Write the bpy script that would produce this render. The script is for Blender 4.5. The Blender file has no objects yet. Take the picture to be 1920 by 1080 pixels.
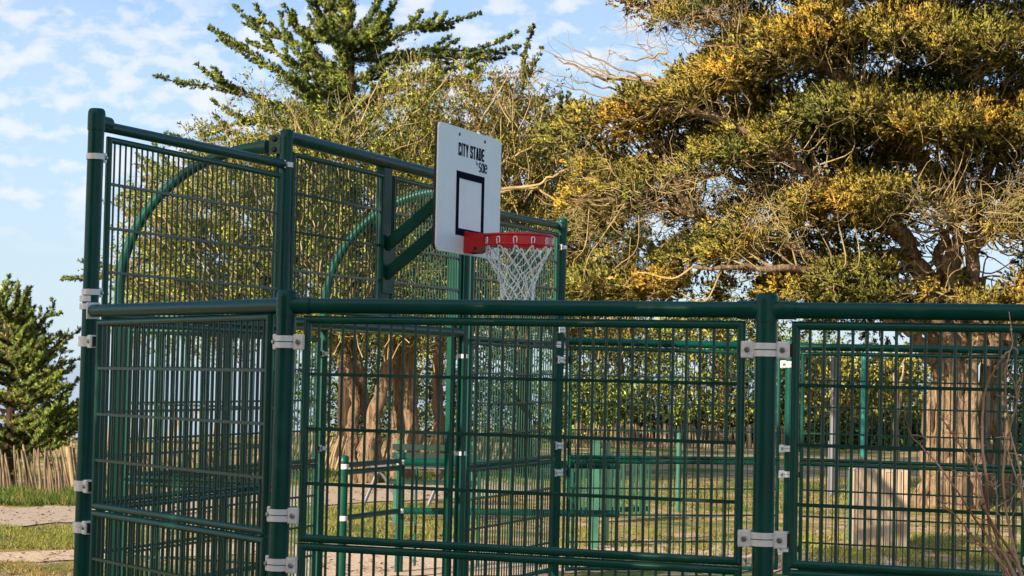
import bpy, math, random
import numpy as np
from mathutils import Vector
rng = np.random.default_rng(7); random.seed(7)
S = bpy.context.scene
COL = S.collection
PI = math.pi
V = lambda *a: np.array(a, float)

# ------------------------------------------------------------------ camera
F_PX, PITCH, ROLL, YAW = 3814.37, 0.0402, 0.0211, 0.3580
CAM = V(5.7132, -12.7421, 1.7652)
Fw = V(-math.sin(YAW)*math.cos(PITCH), math.cos(YAW)*math.cos(PITCH), math.sin(PITCH))
R0 = V(math.cos(YAW), math.sin(YAW), 0); U0 = np.cross(R0, Fw)
Rt = math.cos(ROLL)*R0 + math.sin(ROLL)*U0
Up = -math.sin(ROLL)*R0 + math.cos(ROLL)*U0
def at(px, py, z):                      # photo pixel + distance -> world point
    return CAM + z*(Fw + Rt*(px-960)/F_PX - Up*(py-540)/F_PX)
def gz(px, z, h=0.0):                   # point at height h above ground, distance z, column px
    P = at(px, 700, z); P[2] = h; return P
cd = bpy.data.cameras.new('camera'); co = bpy.data.objects.new('camera', cd); COL.objects.link(co)
from mathutils import Matrix
co.matrix_world = Matrix(((Rt[0], Up[0], -Fw[0], CAM[0]), (Rt[1], Up[1], -Fw[1], CAM[1]), (Rt[2], Up[2], -Fw[2], CAM[2]), (0, 0, 0, 1)))
cd.sensor_width = 36; cd.lens = F_PX/1920*36; cd.clip_start = .1; cd.clip_end = 30000
S.camera = co

# ------------------------------------------------------------------ light
SUN_EL = math.radians(22)
sd = V(-.35, -.94, 0); sd /= np.linalg.norm(sd)
TO_SUN = V(sd[0]*math.cos(SUN_EL), sd[1]*math.cos(SUN_EL), math.sin(SUN_EL))
sl = bpy.data.lights.new('sun', 'SUN'); sl.energy = 5.0; sl.angle = math.radians(.5); sl.color = (1, .84, .62)
so = bpy.data.objects.new('sun', sl); COL.objects.link(so)
so.rotation_mode = 'QUATERNION'; so.rotation_quaternion = Vector(TO_SUN).to_track_quat('Z', 'Y')
W = bpy.data.worlds.new('World'); S.world = W; W.use_nodes = True
nt = W.node_tree; nt.nodes.clear()
def N(t, kind, **k):
    n = t.nodes.new(kind)
    for a, b in k.items(): setattr(n, a, b)
    return n
def setin(n, **k):
    for a, b in k.items(): n.inputs[a.replace('_', ' ')].default_value = b
out = N(nt, 'ShaderNodeOutputWorld'); bg = N(nt, 'ShaderNodeBackground')
sky = N(nt, 'ShaderNodeTexSky', sky_type='NISHITA', sun_disc=False, sun_elevation=SUN_EL, sun_rotation=math.atan2(TO_SUN[0], TO_SUN[1]) % (2*PI))
sky.air_density = 1.0; sky.dust_density = 1.2; sky.ozone_density = 1.6
tc = N(nt, 'ShaderNodeTexCoord')
mp = N(nt, 'ShaderNodeMapping'); mp.inputs['Scale'].default_value = (1, 1, 1.9)
nt.links.new(tc.outputs['Generated'], mp.inputs['Vector'])
def noise(t, vec, scale, detail=6, rough=.55, dist=0):
    n = N(t, 'ShaderNodeTexNoise'); n.inputs['Scale'].default_value = scale; n.inputs['Detail'].default_value = detail
    n.inputs['Roughness'].default_value = rough; n.inputs['Distortion'].default_value = dist
    if vec is not None: t.links.new(vec, n.inputs['Vector'])
    return n.outputs['Fac']
def ramp(t, fac, stops, interp='LINEAR'):
    n = N(t, 'ShaderNodeValToRGB'); n.color_ramp.interpolation = interp
    e = n.color_ramp.elements
    while len(e) < len(stops): e.new(.5)
    for i, (p, c) in enumerate(stops):
        e[i].position = p; e[i].color = (*c, 1) if len(c) == 3 else c
    t.links.new(fac, n.inputs['Fac']); return n.outputs['Color']
def mix(t, fac, a, b, mode='MIX'):
    n = N(t, 'ShaderNodeMixRGB', blend_type=mode)
    for i, x in (('Fac', fac), ('Color1', a), ('Color2', b)):
        if isinstance(x, (int, float)): n.inputs[i].default_value = x
        elif isinstance(x, tuple): n.inputs[i].default_value = (*x, 1)
        else: t.links.new(x, n.inputs[i])
    return n.outputs['Color']
sep = N(nt, 'ShaderNodeSeparateXYZ'); nt.links.new(tc.outputs['Generated'], sep.inputs[0])
# hazy horizon to clear blue, then wide thin veils and small bright puffs
K = 9.5
SKYS = .10
def g3(a): return (a, a, a)
base = ramp(nt, sep.outputs['Z'], [(0.0, (.48*K, .58*K, .64*K)), (.055, (.41*K, .54*K, .65*K)), (.12, (.30*K, .49*K, .74*K)), (.2, (.18*K, .34*K, .60*K)), (.4, (.08*K, .17*K, .36*K)), (1, (.06*K, .13*K, .30*K))])
n1 = noise(nt, mp.outputs[0], 9, 5, .5); n2 = noise(nt, mp.outputs[0], 50, 6, .5, .15)
veil = ramp(nt, n1, [(.32, g3(.1)), (.52, g3(.8)), (.7, g3(1))])
puff = ramp(nt, n2, [(.46, g3(0)), (.56, g3(.7)), (.66, g3(1))])
msk = ramp(nt, sep.outputs['Z'], [(.050, g3(0)), (.080, g3(1)), (.20, g3(1)), (.32, g3(0))])
vm = mix(nt, 1.0, veil, msk, 'MULTIPLY')
pm = mix(nt, 1.0, mix(nt, 1.0, puff, msk, 'MULTIPLY'), ramp(nt, n1, [(.30, g3(.3)), (.5, g3(1))]), 'MULTIPLY')
c1 = mix(nt, mix(nt, 1.0, vm, g3(.45), 'MULTIPLY'), base, (.47*K, .55*K, .68*K))
c2 = mix(nt, mix(nt, 1.0, pm, g3(.68), 'MULTIPLY'), c1, (.70*K, .67*K, .68*K))
fin = mix(nt, .85, sky.outputs[0], c2)
dt = N(nt, 'ShaderNodeVectorMath', operation='DOT_PRODUCT'); nt.links.new(tc.outputs['Generated'], dt.inputs[0]); dt.inputs[1].default_value = tuple(TO_SUN)
glow = ramp(nt, dt.outputs['Value'], [(0.25, g3(0)), (.75, (1.6*K*.27, 1.3*K*.27, .95*K*.27)), (1.0, (3.2*K*.3, 2.5*K*.3, 1.6*K*.3))])
fin = mix(nt, 1.0, fin, glow, 'ADD')
nt.links.new(fin, bg.inputs['Color']); bg.inputs['Strength'].default_value = SKYS
nt.links.new(bg.outputs[0], out.inputs[0])
S.view_settings.view_transform = 'Standard'; S.view_settings.look = 'None'; S.view_settings.exposure = 0.72; S.view_settings.gamma = 1
try: S.cycles.max_bounces = 6; S.cycles.transparent_max_bounces = 8
except Exception: pass

# ------------------------------------------------------------------ materials
def mat(name, color=(.5, .5, .5), rough=.6, metal=0, spec=.5, build=None, coat=0):
    m = bpy.data.materials.new(name); m.use_nodes = True
    t = m.node_tree; b = t.nodes['Principled BSDF']
    b.inputs['Base Color'].default_value = (*color, 1); b.inputs['Roughness'].default_value = rough
    b.inputs['Metallic'].default_value = metal; b.inputs['Specular IOR Level'].default_value = spec
    b.inputs['Coat Weight'].default_value = coat
    if build: build(t, b)
    return m
def objco(t):
    return N(t, 'ShaderNodeTexCoord').outputs['Object']
def geopos(t):
    return N(t, 'ShaderNodeNewGeometry').outputs['Position']
def bump(t, b, h, strength=.3, dist=.01):
    n = N(t, 'ShaderNodeBump'); n.inputs['Strength'].default_value = strength; n.inputs['Distance'].default_value = dist
    t.links.new(h, n.inputs['Height']); t.links.new(n.outputs[0], b.inputs['Normal'])
def b_paint(c1, c2):
    def f(t, b):
        p = geopos(t)
        n = noise(t, p, 3.0, 6, .6); d = noise(t, p, 90, 3, .6)
        col = ramp(t, n, [(.3, c1), (.7, c2)])
        dust = ramp(t, noise(t, p, 14, 8, .7), [(.56, g3(0)), (.78, g3(.14))])
        col = mix(t, dust, col, (.06, .11, .085))
        t.links.new(col, b.inputs['Base Color'])
        r = ramp(t, n, [(.3, g3(.27)), (.7, g3(.42))]); t.links.new(r, b.inputs['Roughness'])
        bump(t, b, d, .10, .002)
    return f
GREEN = mat('green_powder_coat', build=b_paint((.001, .048, .037), (.003, .073, .054)), spec=.22)
GREEN2 = mat('green_powder_coat_frames', build=b_paint((.002, .054, .039), (.005, .080, .055)), spec=.32)
GREENW = mat('green_coated_wire', build=b_paint((.002, .038, .028), (.004, .058, .041)), spec=.5)
def b_alu(t, b):
    p = geopos(t); n = noise(t, p, 25, 6, .7)
    t.links.new(ramp(t, n, [(.3, (.78, .76, .74)), (.7, (.92, .90, .87))]), b.inputs['Base Color'])
    t.links.new(ramp(t, n, [(.3, g3(.38)), (.7, g3(.6))]), b.inputs['Roughness'])
    bump(t, b, noise(t, p, 160, 3, .6), .15, .002)
GREENB = mat('green_box_section', build=b_paint((.002, .050, .036), (.004, .075, .052)), spec=.08)
ALU = mat('cast_aluminium', metal=.12, build=b_alu)
STEEL = mat('bolt_steel', (.35, .35, .36), .35, .9)
BLACK = mat('black_rubber', (.012, .012, .013), .6)
def b_board(t, b):
    n = noise(t, geopos(t), 4, 8, .65)
    c = ramp(t, n, [(.3, (.84, .86, .87)), (.75, (.92, .93, .93))]); sm = ramp(t, noise(t, geopos(t), 11, 7, .7, .6), [(.60, g3(0)), (.74, g3(.35))])
    t.links.new(mix(t, sm, c, (.52, .52, .50)), b.inputs['Base Color'])
BOARD = mat('white_board', rough=.42, build=b_board)
INK = mat('navy_ink', (.006, .008, .022), .9, spec=.05)
INKG = mat('grey_ink', (.30, .36, .42), .5)
INKB = mat('blue_grey_ink', (.04, .055, .09), .9, spec=.05)
RED = mat('red_paint', (.62, .008, .014), .38, spec=.5)
def b_cord(t, b): bump(t, b, noise(t, geopos(t), 300, 2), .4, .003)
CORD = mat('white_nylon_cord', (.93, .94, .94), .8, build=b_cord)
def b_bark(c1, c2, c3, sc=1.0):
    def f(t, b):
        p = geopos(t); m = N(t, 'ShaderNodeMapping'); m.inputs['Scale'].default_value = (20*sc, 20*sc, 1.9*sc)
        t.links.new(p, m.inputs[0]); n = noise(t, m.outputs[0], 1.2, 8, .65, .4)
        n2 = noise(t, p, 1.3, 4, .6)
        col = ramp(t, n, [(.34, c1), (.5, c2), (.68, c3)])
        col = mix(t, ramp(t, n2, [(.45, g3(0)), (.7, g3(.35))]), col, (.16, .09, .05))
        t.links.new(col, b.inputs['Base Color']); bump(t, b, n, 1.0, .10)
    return f
BARK = mat('fibrous_bark', rough=.9, spec=.15, build=b_bark((.055, .034, .024), (.30, .21, .135), (.52, .39, .26)))
BARKR = mat('reddish_bark', rough=.9, spec=.15, build=b_bark((.10, .05, .035), (.30, .17, .11), (.42, .27, .19)))
BARKD = mat('dark_bark', rough=.9, spec=.15, build=b_bark((.03, .02, .014), (.07, .045, .03), (.12, .08, .05)))
def b_twig(c1, c2):
    def f(t, b):
        t.links.new(ramp(t, noise(t, geopos(t), 3, 4, .6), [(.35, c1), (.65, c2)]), b.inputs['Base Color'])
    return f
TWIG = mat('tan_twig', rough=.85, spec=.15, build=b_twig((.27, .20, .095), (.44, .35, .18)))
TWIGD = mat('dark_twig', rough=.85, spec=.15, build=b_twig((.06, .04, .03), (.13, .09, .06)))
TWIGR = mat('red_brown_stem', rough=.6, spec=.3, build=b_twig((.38, .15, .08), (.60, .38, .20)))
def leafmat(name, trans=.3, rough=.6):
    m = bpy.data.materials.new(name); m.use_nodes = True; t = m.node_tree; b = t.nodes['Principled BSDF']
    a = N(t, 'ShaderNodeAttribute', attribute_name='tone')
    t.links.new(a.outputs['Color'], b.inputs['Base Color']); b.inputs['Roughness'].default_value = rough
    b.inputs['Specular IOR Level'].default_value = .2
    tr = N(t, 'ShaderNodeBsdfTranslucent'); t.links.new(a.outputs['Color'], tr.inputs['Color'])
    mx = N(t, 'ShaderNodeMixShader'); mx.inputs[0].default_value = trans
    an = N(t, 'ShaderNodeAttribute', attribute_name='puff'); t.links.new(an.outputs['Vector'], b.inputs['Normal'])
    o = t.nodes['Material Output']
    t.links.new(b.outputs[0], mx.inputs[1]); t.links.new(tr.outputs[0], mx.inputs[2]); t.links.new(mx.outputs[0], o.inputs[0])
    return m
LEAF = leafmat('foliage', .2); GRASSM = leafmat('grass_blades', .35); GRASSM.node_tree.links.remove(GRASSM.node_tree.nodes['Principled BSDF'].inputs['Normal'].links[0])
def b_wood(c1, c2, c3):
    def f(t, b):
        p = objco(t); m = N(t, 'ShaderNodeMapping'); m.inputs['Scale'].default_value = (18, 18, 1.5)
        t.links.new(p, m.inputs[0]); n = noise(t, m.outputs[0], 1.5, 8, .6, .5)
        t.links.new(ramp(t, n, [(.3, c1), (.5, c2), (.7, c3)]), b.inputs['Base Color']); bump(t, b, n, .4, .01)
    return f
PALE = mat('split_chestnut', rough=.85, spec=.2, build=b_wood((.16, .10, .055), (.36, .26, .15), (.52, .41, .27)))
PALEG = mat('weathered_chestnut', rough=.9, spec=.1, build=b_wood((.07, .05, .035), (.20, .15, .10), (.38, .30, .20)))
PLANK = mat('weathered_plank', rough=.85, spec=.2, build=b_wood((.27, .20, .13), (.46, .36, .26), (.60, .50, .38)))
LGREEN = mat('light_green_boards', rough=.5, build=b_twig((.02, .11, .075), (.05, .17, .115)))
DGREEN = mat('dark_green_wood', rough=.5, build=b_twig((.004, .025, .016), (.008, .042, .028)))
TEAL = mat('teal_pole_paint', (.02, .30, .27), .4)
GREYM = mat('grey_metal', (.16, .17, .20), .45, .3)
WHITEM = mat('white_paint', (.75, .75, .74), .5)

# ------------------------------------------------------------------ mesh collector
class MB:
    def __init__(s): s.v = []; s.f = []; s.n = 0; s.sm = []
    def add(s, v, f, smooth=False):
        v = np.asarray(v, float).reshape(-1, 3)
        s.v.append(v); s.f += [tuple(i+s.n for i in q) for q in f]; s.sm += [smooth]*len(f); s.n += len(v)
    def box(s, c, sx, sy, sz, ax=None):     # centre, full sizes, axes rows
        c = np.asarray(c, float); A = np.eye(3) if ax is None else np.asarray(ax, float)
        vs = [c + A[0]*i*sx/2 + A[1]*j*sy/2 + A[2]*k*sz/2 for i in (-1, 1) for j in (-1, 1) for k in (-1, 1)]
        s.add(vs, [(0, 1, 3, 2), (4, 6, 7, 5), (0, 4, 5, 1), (2, 3, 7, 6), (0, 2, 6, 4), (1, 5, 7, 3)])
    def tube(s, pts, r, n=12, caps=True):
        pts = np.asarray(pts, float); m = len(pts); r = np.broadcast_to(np.asarray(r, float), (m,))
        T = np.gradient(pts, axis=0) if m > 2 else np.repeat((pts[1]-pts[0])[None], m, 0)
        T = T/np.maximum(np.linalg.norm(T, axis=1), 1e-9)[:, None]
        ref = V(0, 0, 1) if abs(T[0][2]) < .9 else V(1, 0, 0)
        a = np.cross(T[0], ref); a /= np.linalg.norm(a); A = []
        for i in range(m):
            a = a - T[i]*(a@T[i]); a /= max(np.linalg.norm(a), 1e-9); A.append(a)
        A = np.array(A); B = np.cross(T, A)
        th = np.arange(n)*2*PI/n
        vs = pts[:, None] + r[:, None, None]*(np.cos(th)[None, :, None]*A[:, None] + np.sin(th)[None, :, None]*B[:, None])
        f = [(i*n+j, i*n+(j+1) % n, (i+1)*n+(j+1) % n, (i+1)*n+j) for i in range(m-1) for j in range(n)]
        s.add(vs, f, True)
        if caps:
            for e in (0, m-1): s.add(vs[e], [tuple(range(n))])
    def build(s, name, m, parent=None):
        me = bpy.data.meshes.new(name); v = np.concatenate(s.v)
        if parent is not None: v = v - V(*parent.location)
        me.from_pydata(v.tolist(), [], s.f); me.polygons.foreach_set('use_smooth', s.sm)
        me.materials.append(m); me.update()
        o = bpy.data.objects.new(name, me); COL.objects.link(o)
        if parent is not None: o.parent = parent
        return o
def thing(name, loc, label, cat, group=None):
    o = bpy.data.objects.new(name, None); o.empty_display_size = .2; COL.objects.link(o); o.location = Vector(loc)
    return tag(o, label, cat, group)
def tag(o, label, cat, group=None):
    o['label'] = label; o['category'] = cat
    if group: o['group'] = group
    return o
class Sub:      # build a sub-part under a part (part origin == its thing's origin in world)
    pass
def sub(mb, name, m, part, root):
    o = mb.build(name, m, root); o.parent = part; return o
def bulk(name, v, f_n, m, parent=None, tone=None, tri=False, root=None, puff=None):
    """many equal quads/tris: v (N,k,3)"""
    Nf, k, _ = v.shape
    if root is not None: v = v - V(*root.location)
    me = bpy.data.meshes.new(name); me.vertices.add(Nf*k); me.vertices.foreach_set('co', v.reshape(-1).astype(np.float32))
    me.loops.add(Nf*k); me.loops.foreach_set('vertex_index', np.arange(Nf*k, dtype=np.int32))
    me.polygons.add(Nf); me.polygons.foreach_set('loop_start', np.arange(0, Nf*k, k, dtype=np.int32))
    try: me.polygons.foreach_set('loop_total', np.full(Nf, k, dtype=np.int32))
    except Exception: pass
    me.update(calc_edges=True)
    if tone is not None:
        at_ = me.attributes.new('tone', 'FLOAT_COLOR', 'POINT')
        c = np.ones((Nf, k, 4), np.float32); c[:, :, :3] = tone[:, None, :]; at_.data.foreach_set('color', c.reshape(-1))
    if puff is not None:
        an = me.attributes.new('puff', 'FLOAT_VECTOR', 'POINT'); an.data.foreach_set('vector', puff.reshape(-1).astype(np.float32))
    me.materials.append(m)
    o = bpy.data.objects.new(name, me); COL.objects.link(o)
    if parent is not None: o.parent = parent
    return o

# ------------------------------------------------------------------ court metal work
H1, H2, H3, G = 2.0505, 3.0128, 3.1734, 1.159
b_, a_, cn, cdd, L = 1.5, 2.1888, 1.7358, 1.2194, 2.1175
Q1, Q2, M0 = V(0, -b_, 0), V(0, b_, 0), V(0, 0, 0)
P0, Q3 = V(0, -b_-a_, 0), V(0, b_+a_, 0)
P1, F2 = V(cn, -b_-a_-cdd, 0), V(cn, b_+a_+cdd, 0)
P2, P3 = P1+V(L, 0, 0), P1+V(2*L, 0, 0)
F3, F4 = F2+V(L, 0, 0), F2+V(2*L, 0, 0)
A1, A2 = V(-G, -b_, 0), V(-G, b_, 0)
Z = V(0, 0, 1)
def cyl(mb, c, z0, z1, r, n=32): mb.tube([(c[0], c[1], z0), (c[0], c[1], z1)], r, n)
def ring(mb, c, z0, z1, r0, r1, n=32):
    th = np.arange(n)*2*PI/n; cs = np.stack([np.cos(th), np.sin(th)], 1); vs = []
    for r, z in ((r0, z0), (r1, z0), (r1, z1), (r0, z1)):
        vs.append(np.concatenate([c[:2]+cs*r, np.full((n, 1), z)], 1))
    f = []
    for k in range(4):
        k2 = (k+1) % 4
        f += [(k*n+j, k*n+(j+1) % n, k2*n+(j+1) % n, k2*n+j) for j in range(n)]
    mb.add(np.concatenate(vs), f)
def post(root, c, h, r, joint=True, lean=(0, 0), dirs=()):
    m = MB(); top = V(c[0]+lean[0], c[1]+lean[1], h)
    m.tube([V(c[0], c[1], 0), top*1.0], r, 32); p = m.build('post', GREEN, root)
    m = MB()      # cap and sleeve joint
    if joint:
        t = V(top[0], top[1], 0)
        m.tube([t+Z*(h-.075), t+Z*(h+.006)], r+.004, 32)
        m.tube([t+Z*(h+.006), t+Z*(h+.026), t+Z*(h+.036), t+Z*(h+.0375)], [r+.004, r+.001, r*.82, r*.3], 32)
        for d in dirs: m.tube([t+Z*(h-.03)+d*r*.5, t+Z*(h-.03)+d*(r+.075)], .036, 28)
    else:
        m.tube([top-Z*.04, top+Z*.008, top+Z*.016], [r+.003, r+.003, r*.7], 32)
    sub(m, 'post_cap', GREEN, p, root)
    return p
def clamp(root, c, h, dirs, double=True, r=.042, reach=.05):
    """aluminium collar, blocks towards dirs, bolts"""
    m = MB(); bl = []; w = .0245
    if double:
        ring(m, c, h-.0265, h-.002, r, r+.006); ring(m, c, h+.002, h+.0265, r, r+.006)
    else: ring(m, c, h-.015, h+.015, r, r+.005)
    for d in dirs:
        n = V(-d[1], d[0], 0); hh = .066 if double else .05
        s_ = 1 if n@(CAM-c) > 0 else -1
        cc = c + d*(r+.004+reach/2)+Z*h
        ax = (d, n, Z)
        m.box(cc, reach, .042, hh, ax)
        m.box(cc, reach-.008, .050, hh-.008, ax)
        m.box(cc, reach+.004, .038, hh-.010, ax)
        bc = cc + n*s_*.025
        b = MB(); bl.append(b); b.tube([bc-n*s_*.002, bc+n*s_*.003, bc+n*s_*.0031, bc+n*s_*.009], [.0125, .0125, .0085, .0085], 6)
        rb = cc + d*(reach/2+.006)
        k = MB(); k.box(rb, .018, .030, hh-.016, ax)
        rubber.append((k, root))
    o = m.build('clamp', ALU, root)
    for b in bl: sub(b, 'bolt', STEEL, o, root)
    for k, rt in rubber[-len(dirs):] if dirs else []: sub(k, 'rubber_pad', BLACK, o, rt)
    return o
rubber = []
PITCHW = .0553
def panel(root, A, d, s0, s1, z0, z1, rt=.017, tilt=(0, 0), cells=4, wr=.0062, name='mesh_panel'):
    """frame of mitred tube + welded grid; A post base, d plan dir, centrelines s0..s1, z0..z1"""
    n = V(-d[1], d[0], 0); P = lambda s, z: A + d*s + Z*(z + tilt[0] + (tilt[1]-tilt[0])*(s-s0)/(s1-s0))
    fr = MB(); th = np.arange(20)*2*PI/20
    cor = [(s0, z0, -1, -1), (s1, z0, 1, -1), (s1, z1, 1, 1), (s0, z1, -1, 1)]
    rings = []
    for s, z, a, bb in cor:
        rings.append(np.array([P(s, z) + (d*a + Z*bb)*rt*math.cos(t) + n*rt*math.sin(t) for t in th]))
    for k in range(4):
        A_, B_ = rings[k], rings[(k+1) % 4]
        # keep the cross-section consistent along each side
        fr.add(np.concatenate([A_, B_]), [(j, (j+1) % 20, 20+(j+1) % 20, 20+j) for j in range(20)], True)
    w = MB(); ww = s1-s0; nb = max(2, round(ww/PITCHW)); g = ww/nb
    for i in range(1, nb):
        w.tube([P(s0+i*g, z0), P(s0+i*g, z1)], wr, 8, False)
    for j in range(1, cells):
        z = z0 + (z1-z0)*j/cells
        for sg in (-1, 1):
            c0, c1 = P(s0, z)+n*sg*.006, P(s1, z)+n*sg*.006
            dd = (c1-c0); ln = np.linalg.norm(dd); dd = dd/ln
            w.box((c0+c1)/2+n*sg*.003, ln, .005, .0135, (dd, n, np.cross(dd, n)))
    o = w.build(name, GREENW, root); sub(fr, 'panel_frame', GREEN2, o, root)
    return o
LOW, MID, TOP = (.085, 1.0), (1.036, 1.965), (2.0, 2.925)
def unit(v): return v/np.linalg.norm(v)
def rail(root, A, B, h, r=.032, h2=None, name='top_rail'):
    m = MB(); m.tube([A+Z*h, B+Z*(h if h2 is None else h2)], r, 28); return m.build(name, GREEN, root)
dX = V(1, 0, 0); dY = V(0, 1, 0)

# near long side
t = thing('mesh_fence', P1, 'dark green low mesh fence nearest the camera, its bays running right of the hoop', 'fence', 'low mesh fences round the court')
nf = t
dc = unit(P0-P1)
post(t, P1, H1, .042, dirs=(dX, dc), lean=(.018, 0)); post(t, P2, H1, .042, dirs=(dX, -dX)); post(t, P3, H1, .042, dirs=(dX, -dX))
rail(t, P1+V(.03, 0, 0), P2, H1-.03, h2=H1-.03, name='top_rail'); rail(t, P2, P3, H1-.03); rail(t, P3, P3+V(L, 0, 0), H1-.03)
for A in (P1, P2, P3):
    panel(t, A, dX, .118, L-.100, MID[0]-.004, MID[1]-.004); panel(t, A, dX, .118, L-.100, LOW[0], LOW[1]-.004)
for A in (P1, P2, P3):
    for h in (1.865, 1.125, .915, .2):
        clamp(t, A+(V(.018*h/H1, 0, 0) if A is P1 else 0), h, (dX,) if A is P1 else (dX, -dX))
# near corner
t = thing('mesh_fence', P0, 'low green mesh fence bay slanting between the tall outer post and nearest corner post', 'fence', 'low mesh fences round the court')
d01 = unit(P1-P0); L01 = np.linalg.norm(P1-P0)
rail(t, P0+d01*.06, P1, H1-.028, h2=H1-.03)
panel(t, P0, d01, .150, L01-.115, MID[0]-.004, MID[1]-.004, tilt=(0, .012)); panel(t, P0, d01, .150, L01-.115, LOW[0], LOW[1]-.006, tilt=(0, .012))
for h in (1.865, 1.125, .915): 
    clamp(t, P0, h, (d01,), r=.0425, reach=.045); clamp(t, P1+V(.018*h/H1, 0, 0), h, (-d01,), r=.0425, reach=.03)
for h in (H1+.035, H1-.005): clamp(t, P0, h, (), double=False, r=.0425)
m = MB(); m.box(P0+d01*.06+Z*(H1-.028), .012, .07, .085, (d01, V(-d01[1], d01[0], 0), Z)); m.build('end_plate', ALU, t)
# near tall wing
def wing(root, A, B, near):
    d = unit(B-A); ln = np.linalg.norm(B-A); z2 = H2
    outer = A if near else B
    post(root, outer, H2+.02, .0415, dirs=(d if near else -d,), lean=(.014, 0))
    rail(root, A+(V(.014, 0, 0) if near else d*.03), B-d*(.03 if near else 0), H2-.028, r=.029, h2=H2-.012)
    for z0, z1 in (LOW, MID, TOP): panel(root, A, d, .150, ln-.09, z0, z1, wr=.0057)
    lo = lambda h: outer+V(.014*h/H2, 0, 0)
    clamp(root, lo(2.82), 2.82, (d if near else -d,), double=False, reach=.03)
    for h in (2.12, 1.86, 1.13, .9): clamp(root, lo(h), h, (d if near else -d,), double=not near, reach=.03)
    inner = B if near else A
    clamp(root, inner, H2-.012, (-d if near else d,), double=False, reach=.02, r=.0395)
    for h in (1.86, 1.13): clamp(root, inner, h, (), double=False, r=.0395)
w1 = thing('tall_mesh_fence', P0, 'tall dark green mesh wing left of the goal, its outer post highest in the picture', 'fence', 'tall mesh wings beside the goal'); wing(w1, P0, Q1, True)
w2 = thing('tall_mesh_fence', Q3, 'tall green mesh wing behind the net, right of the goal', 'fence', 'tall mesh wings beside the goal'); wing(w2, Q2, Q3, False)
# far corner and far side
t = thing('mesh_fence', F2, 'low far green mesh fence bay beside the tall post right of the net', 'fence', 'low mesh fences round the court')
d3 = unit(F2-Q3); L3 = np.linalg.norm(F2-Q3)
rail(t, Q3+d3*.05, F2, H1-.03)
for z0, z1 in (MID, LOW): panel(t, Q3, d3, .115, L3-.10, z0-.004, z1-.004, wr=.0046)
for h in (1.99, 1.86, 1.13, .9): clamp(t, Q3, h, (d3,), reach=.035)
t = thing('mesh_fence', F2, 'sunlit low green mesh fence of the far side, before the big tree trunk', 'fence', 'low mesh fences round the court')
for i, A in enumerate((F2, F3, F4)):
    post(t, A, H1, .038, dirs=(dX,) if i == 0 else (dX, -dX)); rail(t, A, A+V(L, 0, 0), H1-.03)
    for z0, z1 in (MID, LOW): panel(t, A, dX, .118, L-.1, z0-.004, z1-.004, wr=.0046)
    for h in (1.865, 1.125, .9, .25): clamp(t, A, h, (-d3, dX) if i == 0 else (dX, -dX), r=.039)

# goal
t = thing('football_goal', M0, 'green steel goal under the hoop with curved arches running back from its posts', 'football goal'); gl = t
post(t, Q1, H3+.03, .0395, joint=False); post(t, Q2, H3+.03, .0395, joint=False)
rail(t, Q1, Q2, H3, r=.042, name='high_bar')
rail(t, Q1, Q2, 2.035, r=.034, name='crossbar')
m = MB(); m.box(V(-.02, .03, (H3+2.1)/2), .06, .13, H3-2.1-.03); up_ = m.build('upright', GREENB, t)
m = MB(); m.box(V(-.052, b_-.10, H3/2-.03), .055, .05, H3-.09); m.build('upright', GREENB, t)
m = MB(); m.box(V(-.06, -b_+.055, H3/2-.03), .05, .05, H3-.12); m.build('upright', GREENB, t)
panel(t, Q1, dY, .10, 1.44, 2.115, 3.075, wr=.0057); panel(t, M0, dY, .135, 1.38, 2.115, 3.075, wr=.0057)
for A, B in ((A1, Q1), (A2, Q2)):
    m = MB(); pts = [V(A[0], A[1], 0), V(A[0], A[1], 1.1), V(A[0], A[1], 2.1)]; rx, rz = G-.13, H3-.06-2.2
    for k in range(0, 25):
        th = PI*k/48; pts.append(V(A[0]+rx*(1-math.cos(th)), A[1], 2.2+rz*math.sin(th)))
    r = [.032]*(len(pts)-4)+[.034, .036, .040, .046]
    m.tube(pts, r, 24); m.build('arch', GREEN2, t)
    m = MB(); m.box(V(-.072, A[1]-.0, H3-.045), .085, .012, .12); m.box(V(-.072, A[1]-.012, H3-.045), .083, .012, .118)
    bp = m.build('bracket_plate', GREEN2, t)
    for dz in (-.032, .032):
        m = MB(); c = V(-.075, A[1]-.018, H3-.045+dz)
        m.tube([c, c-V(0, .006, 0), c-V(0, .012, 0)], [.018, .017, .008], 16)
        sub(m, 'bolt', BLACK, bp, t)
    m = MB(); m.tube([V(A[0], A[1], 2.06), V(A[0]+.12, A[1], 2.06), V(-.14, A[1], 2.03), V(-.05, A[1], 2.03)], [.02, .031, .031, .02], 20); m.build('side_bar', GREEN2, t)
m = MB(); m.tube([A1+Z*2.06, A2+Z*2.06], .031, 20); m.build('rear_bar', GREEN2, t)
for z0, z1 in (MID, LOW): panel(t, A1, dY, .09, 2.91, z0, z1); panel(t, A1, dX, .09, G-.10, z0, z1)
clamp(t, A2, 1.86, (-dY,), double=False, r=.033, reach=.02); clamp(t, A2, 1.13, (-dY,), double=False, r=.033, reach=.02)

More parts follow.
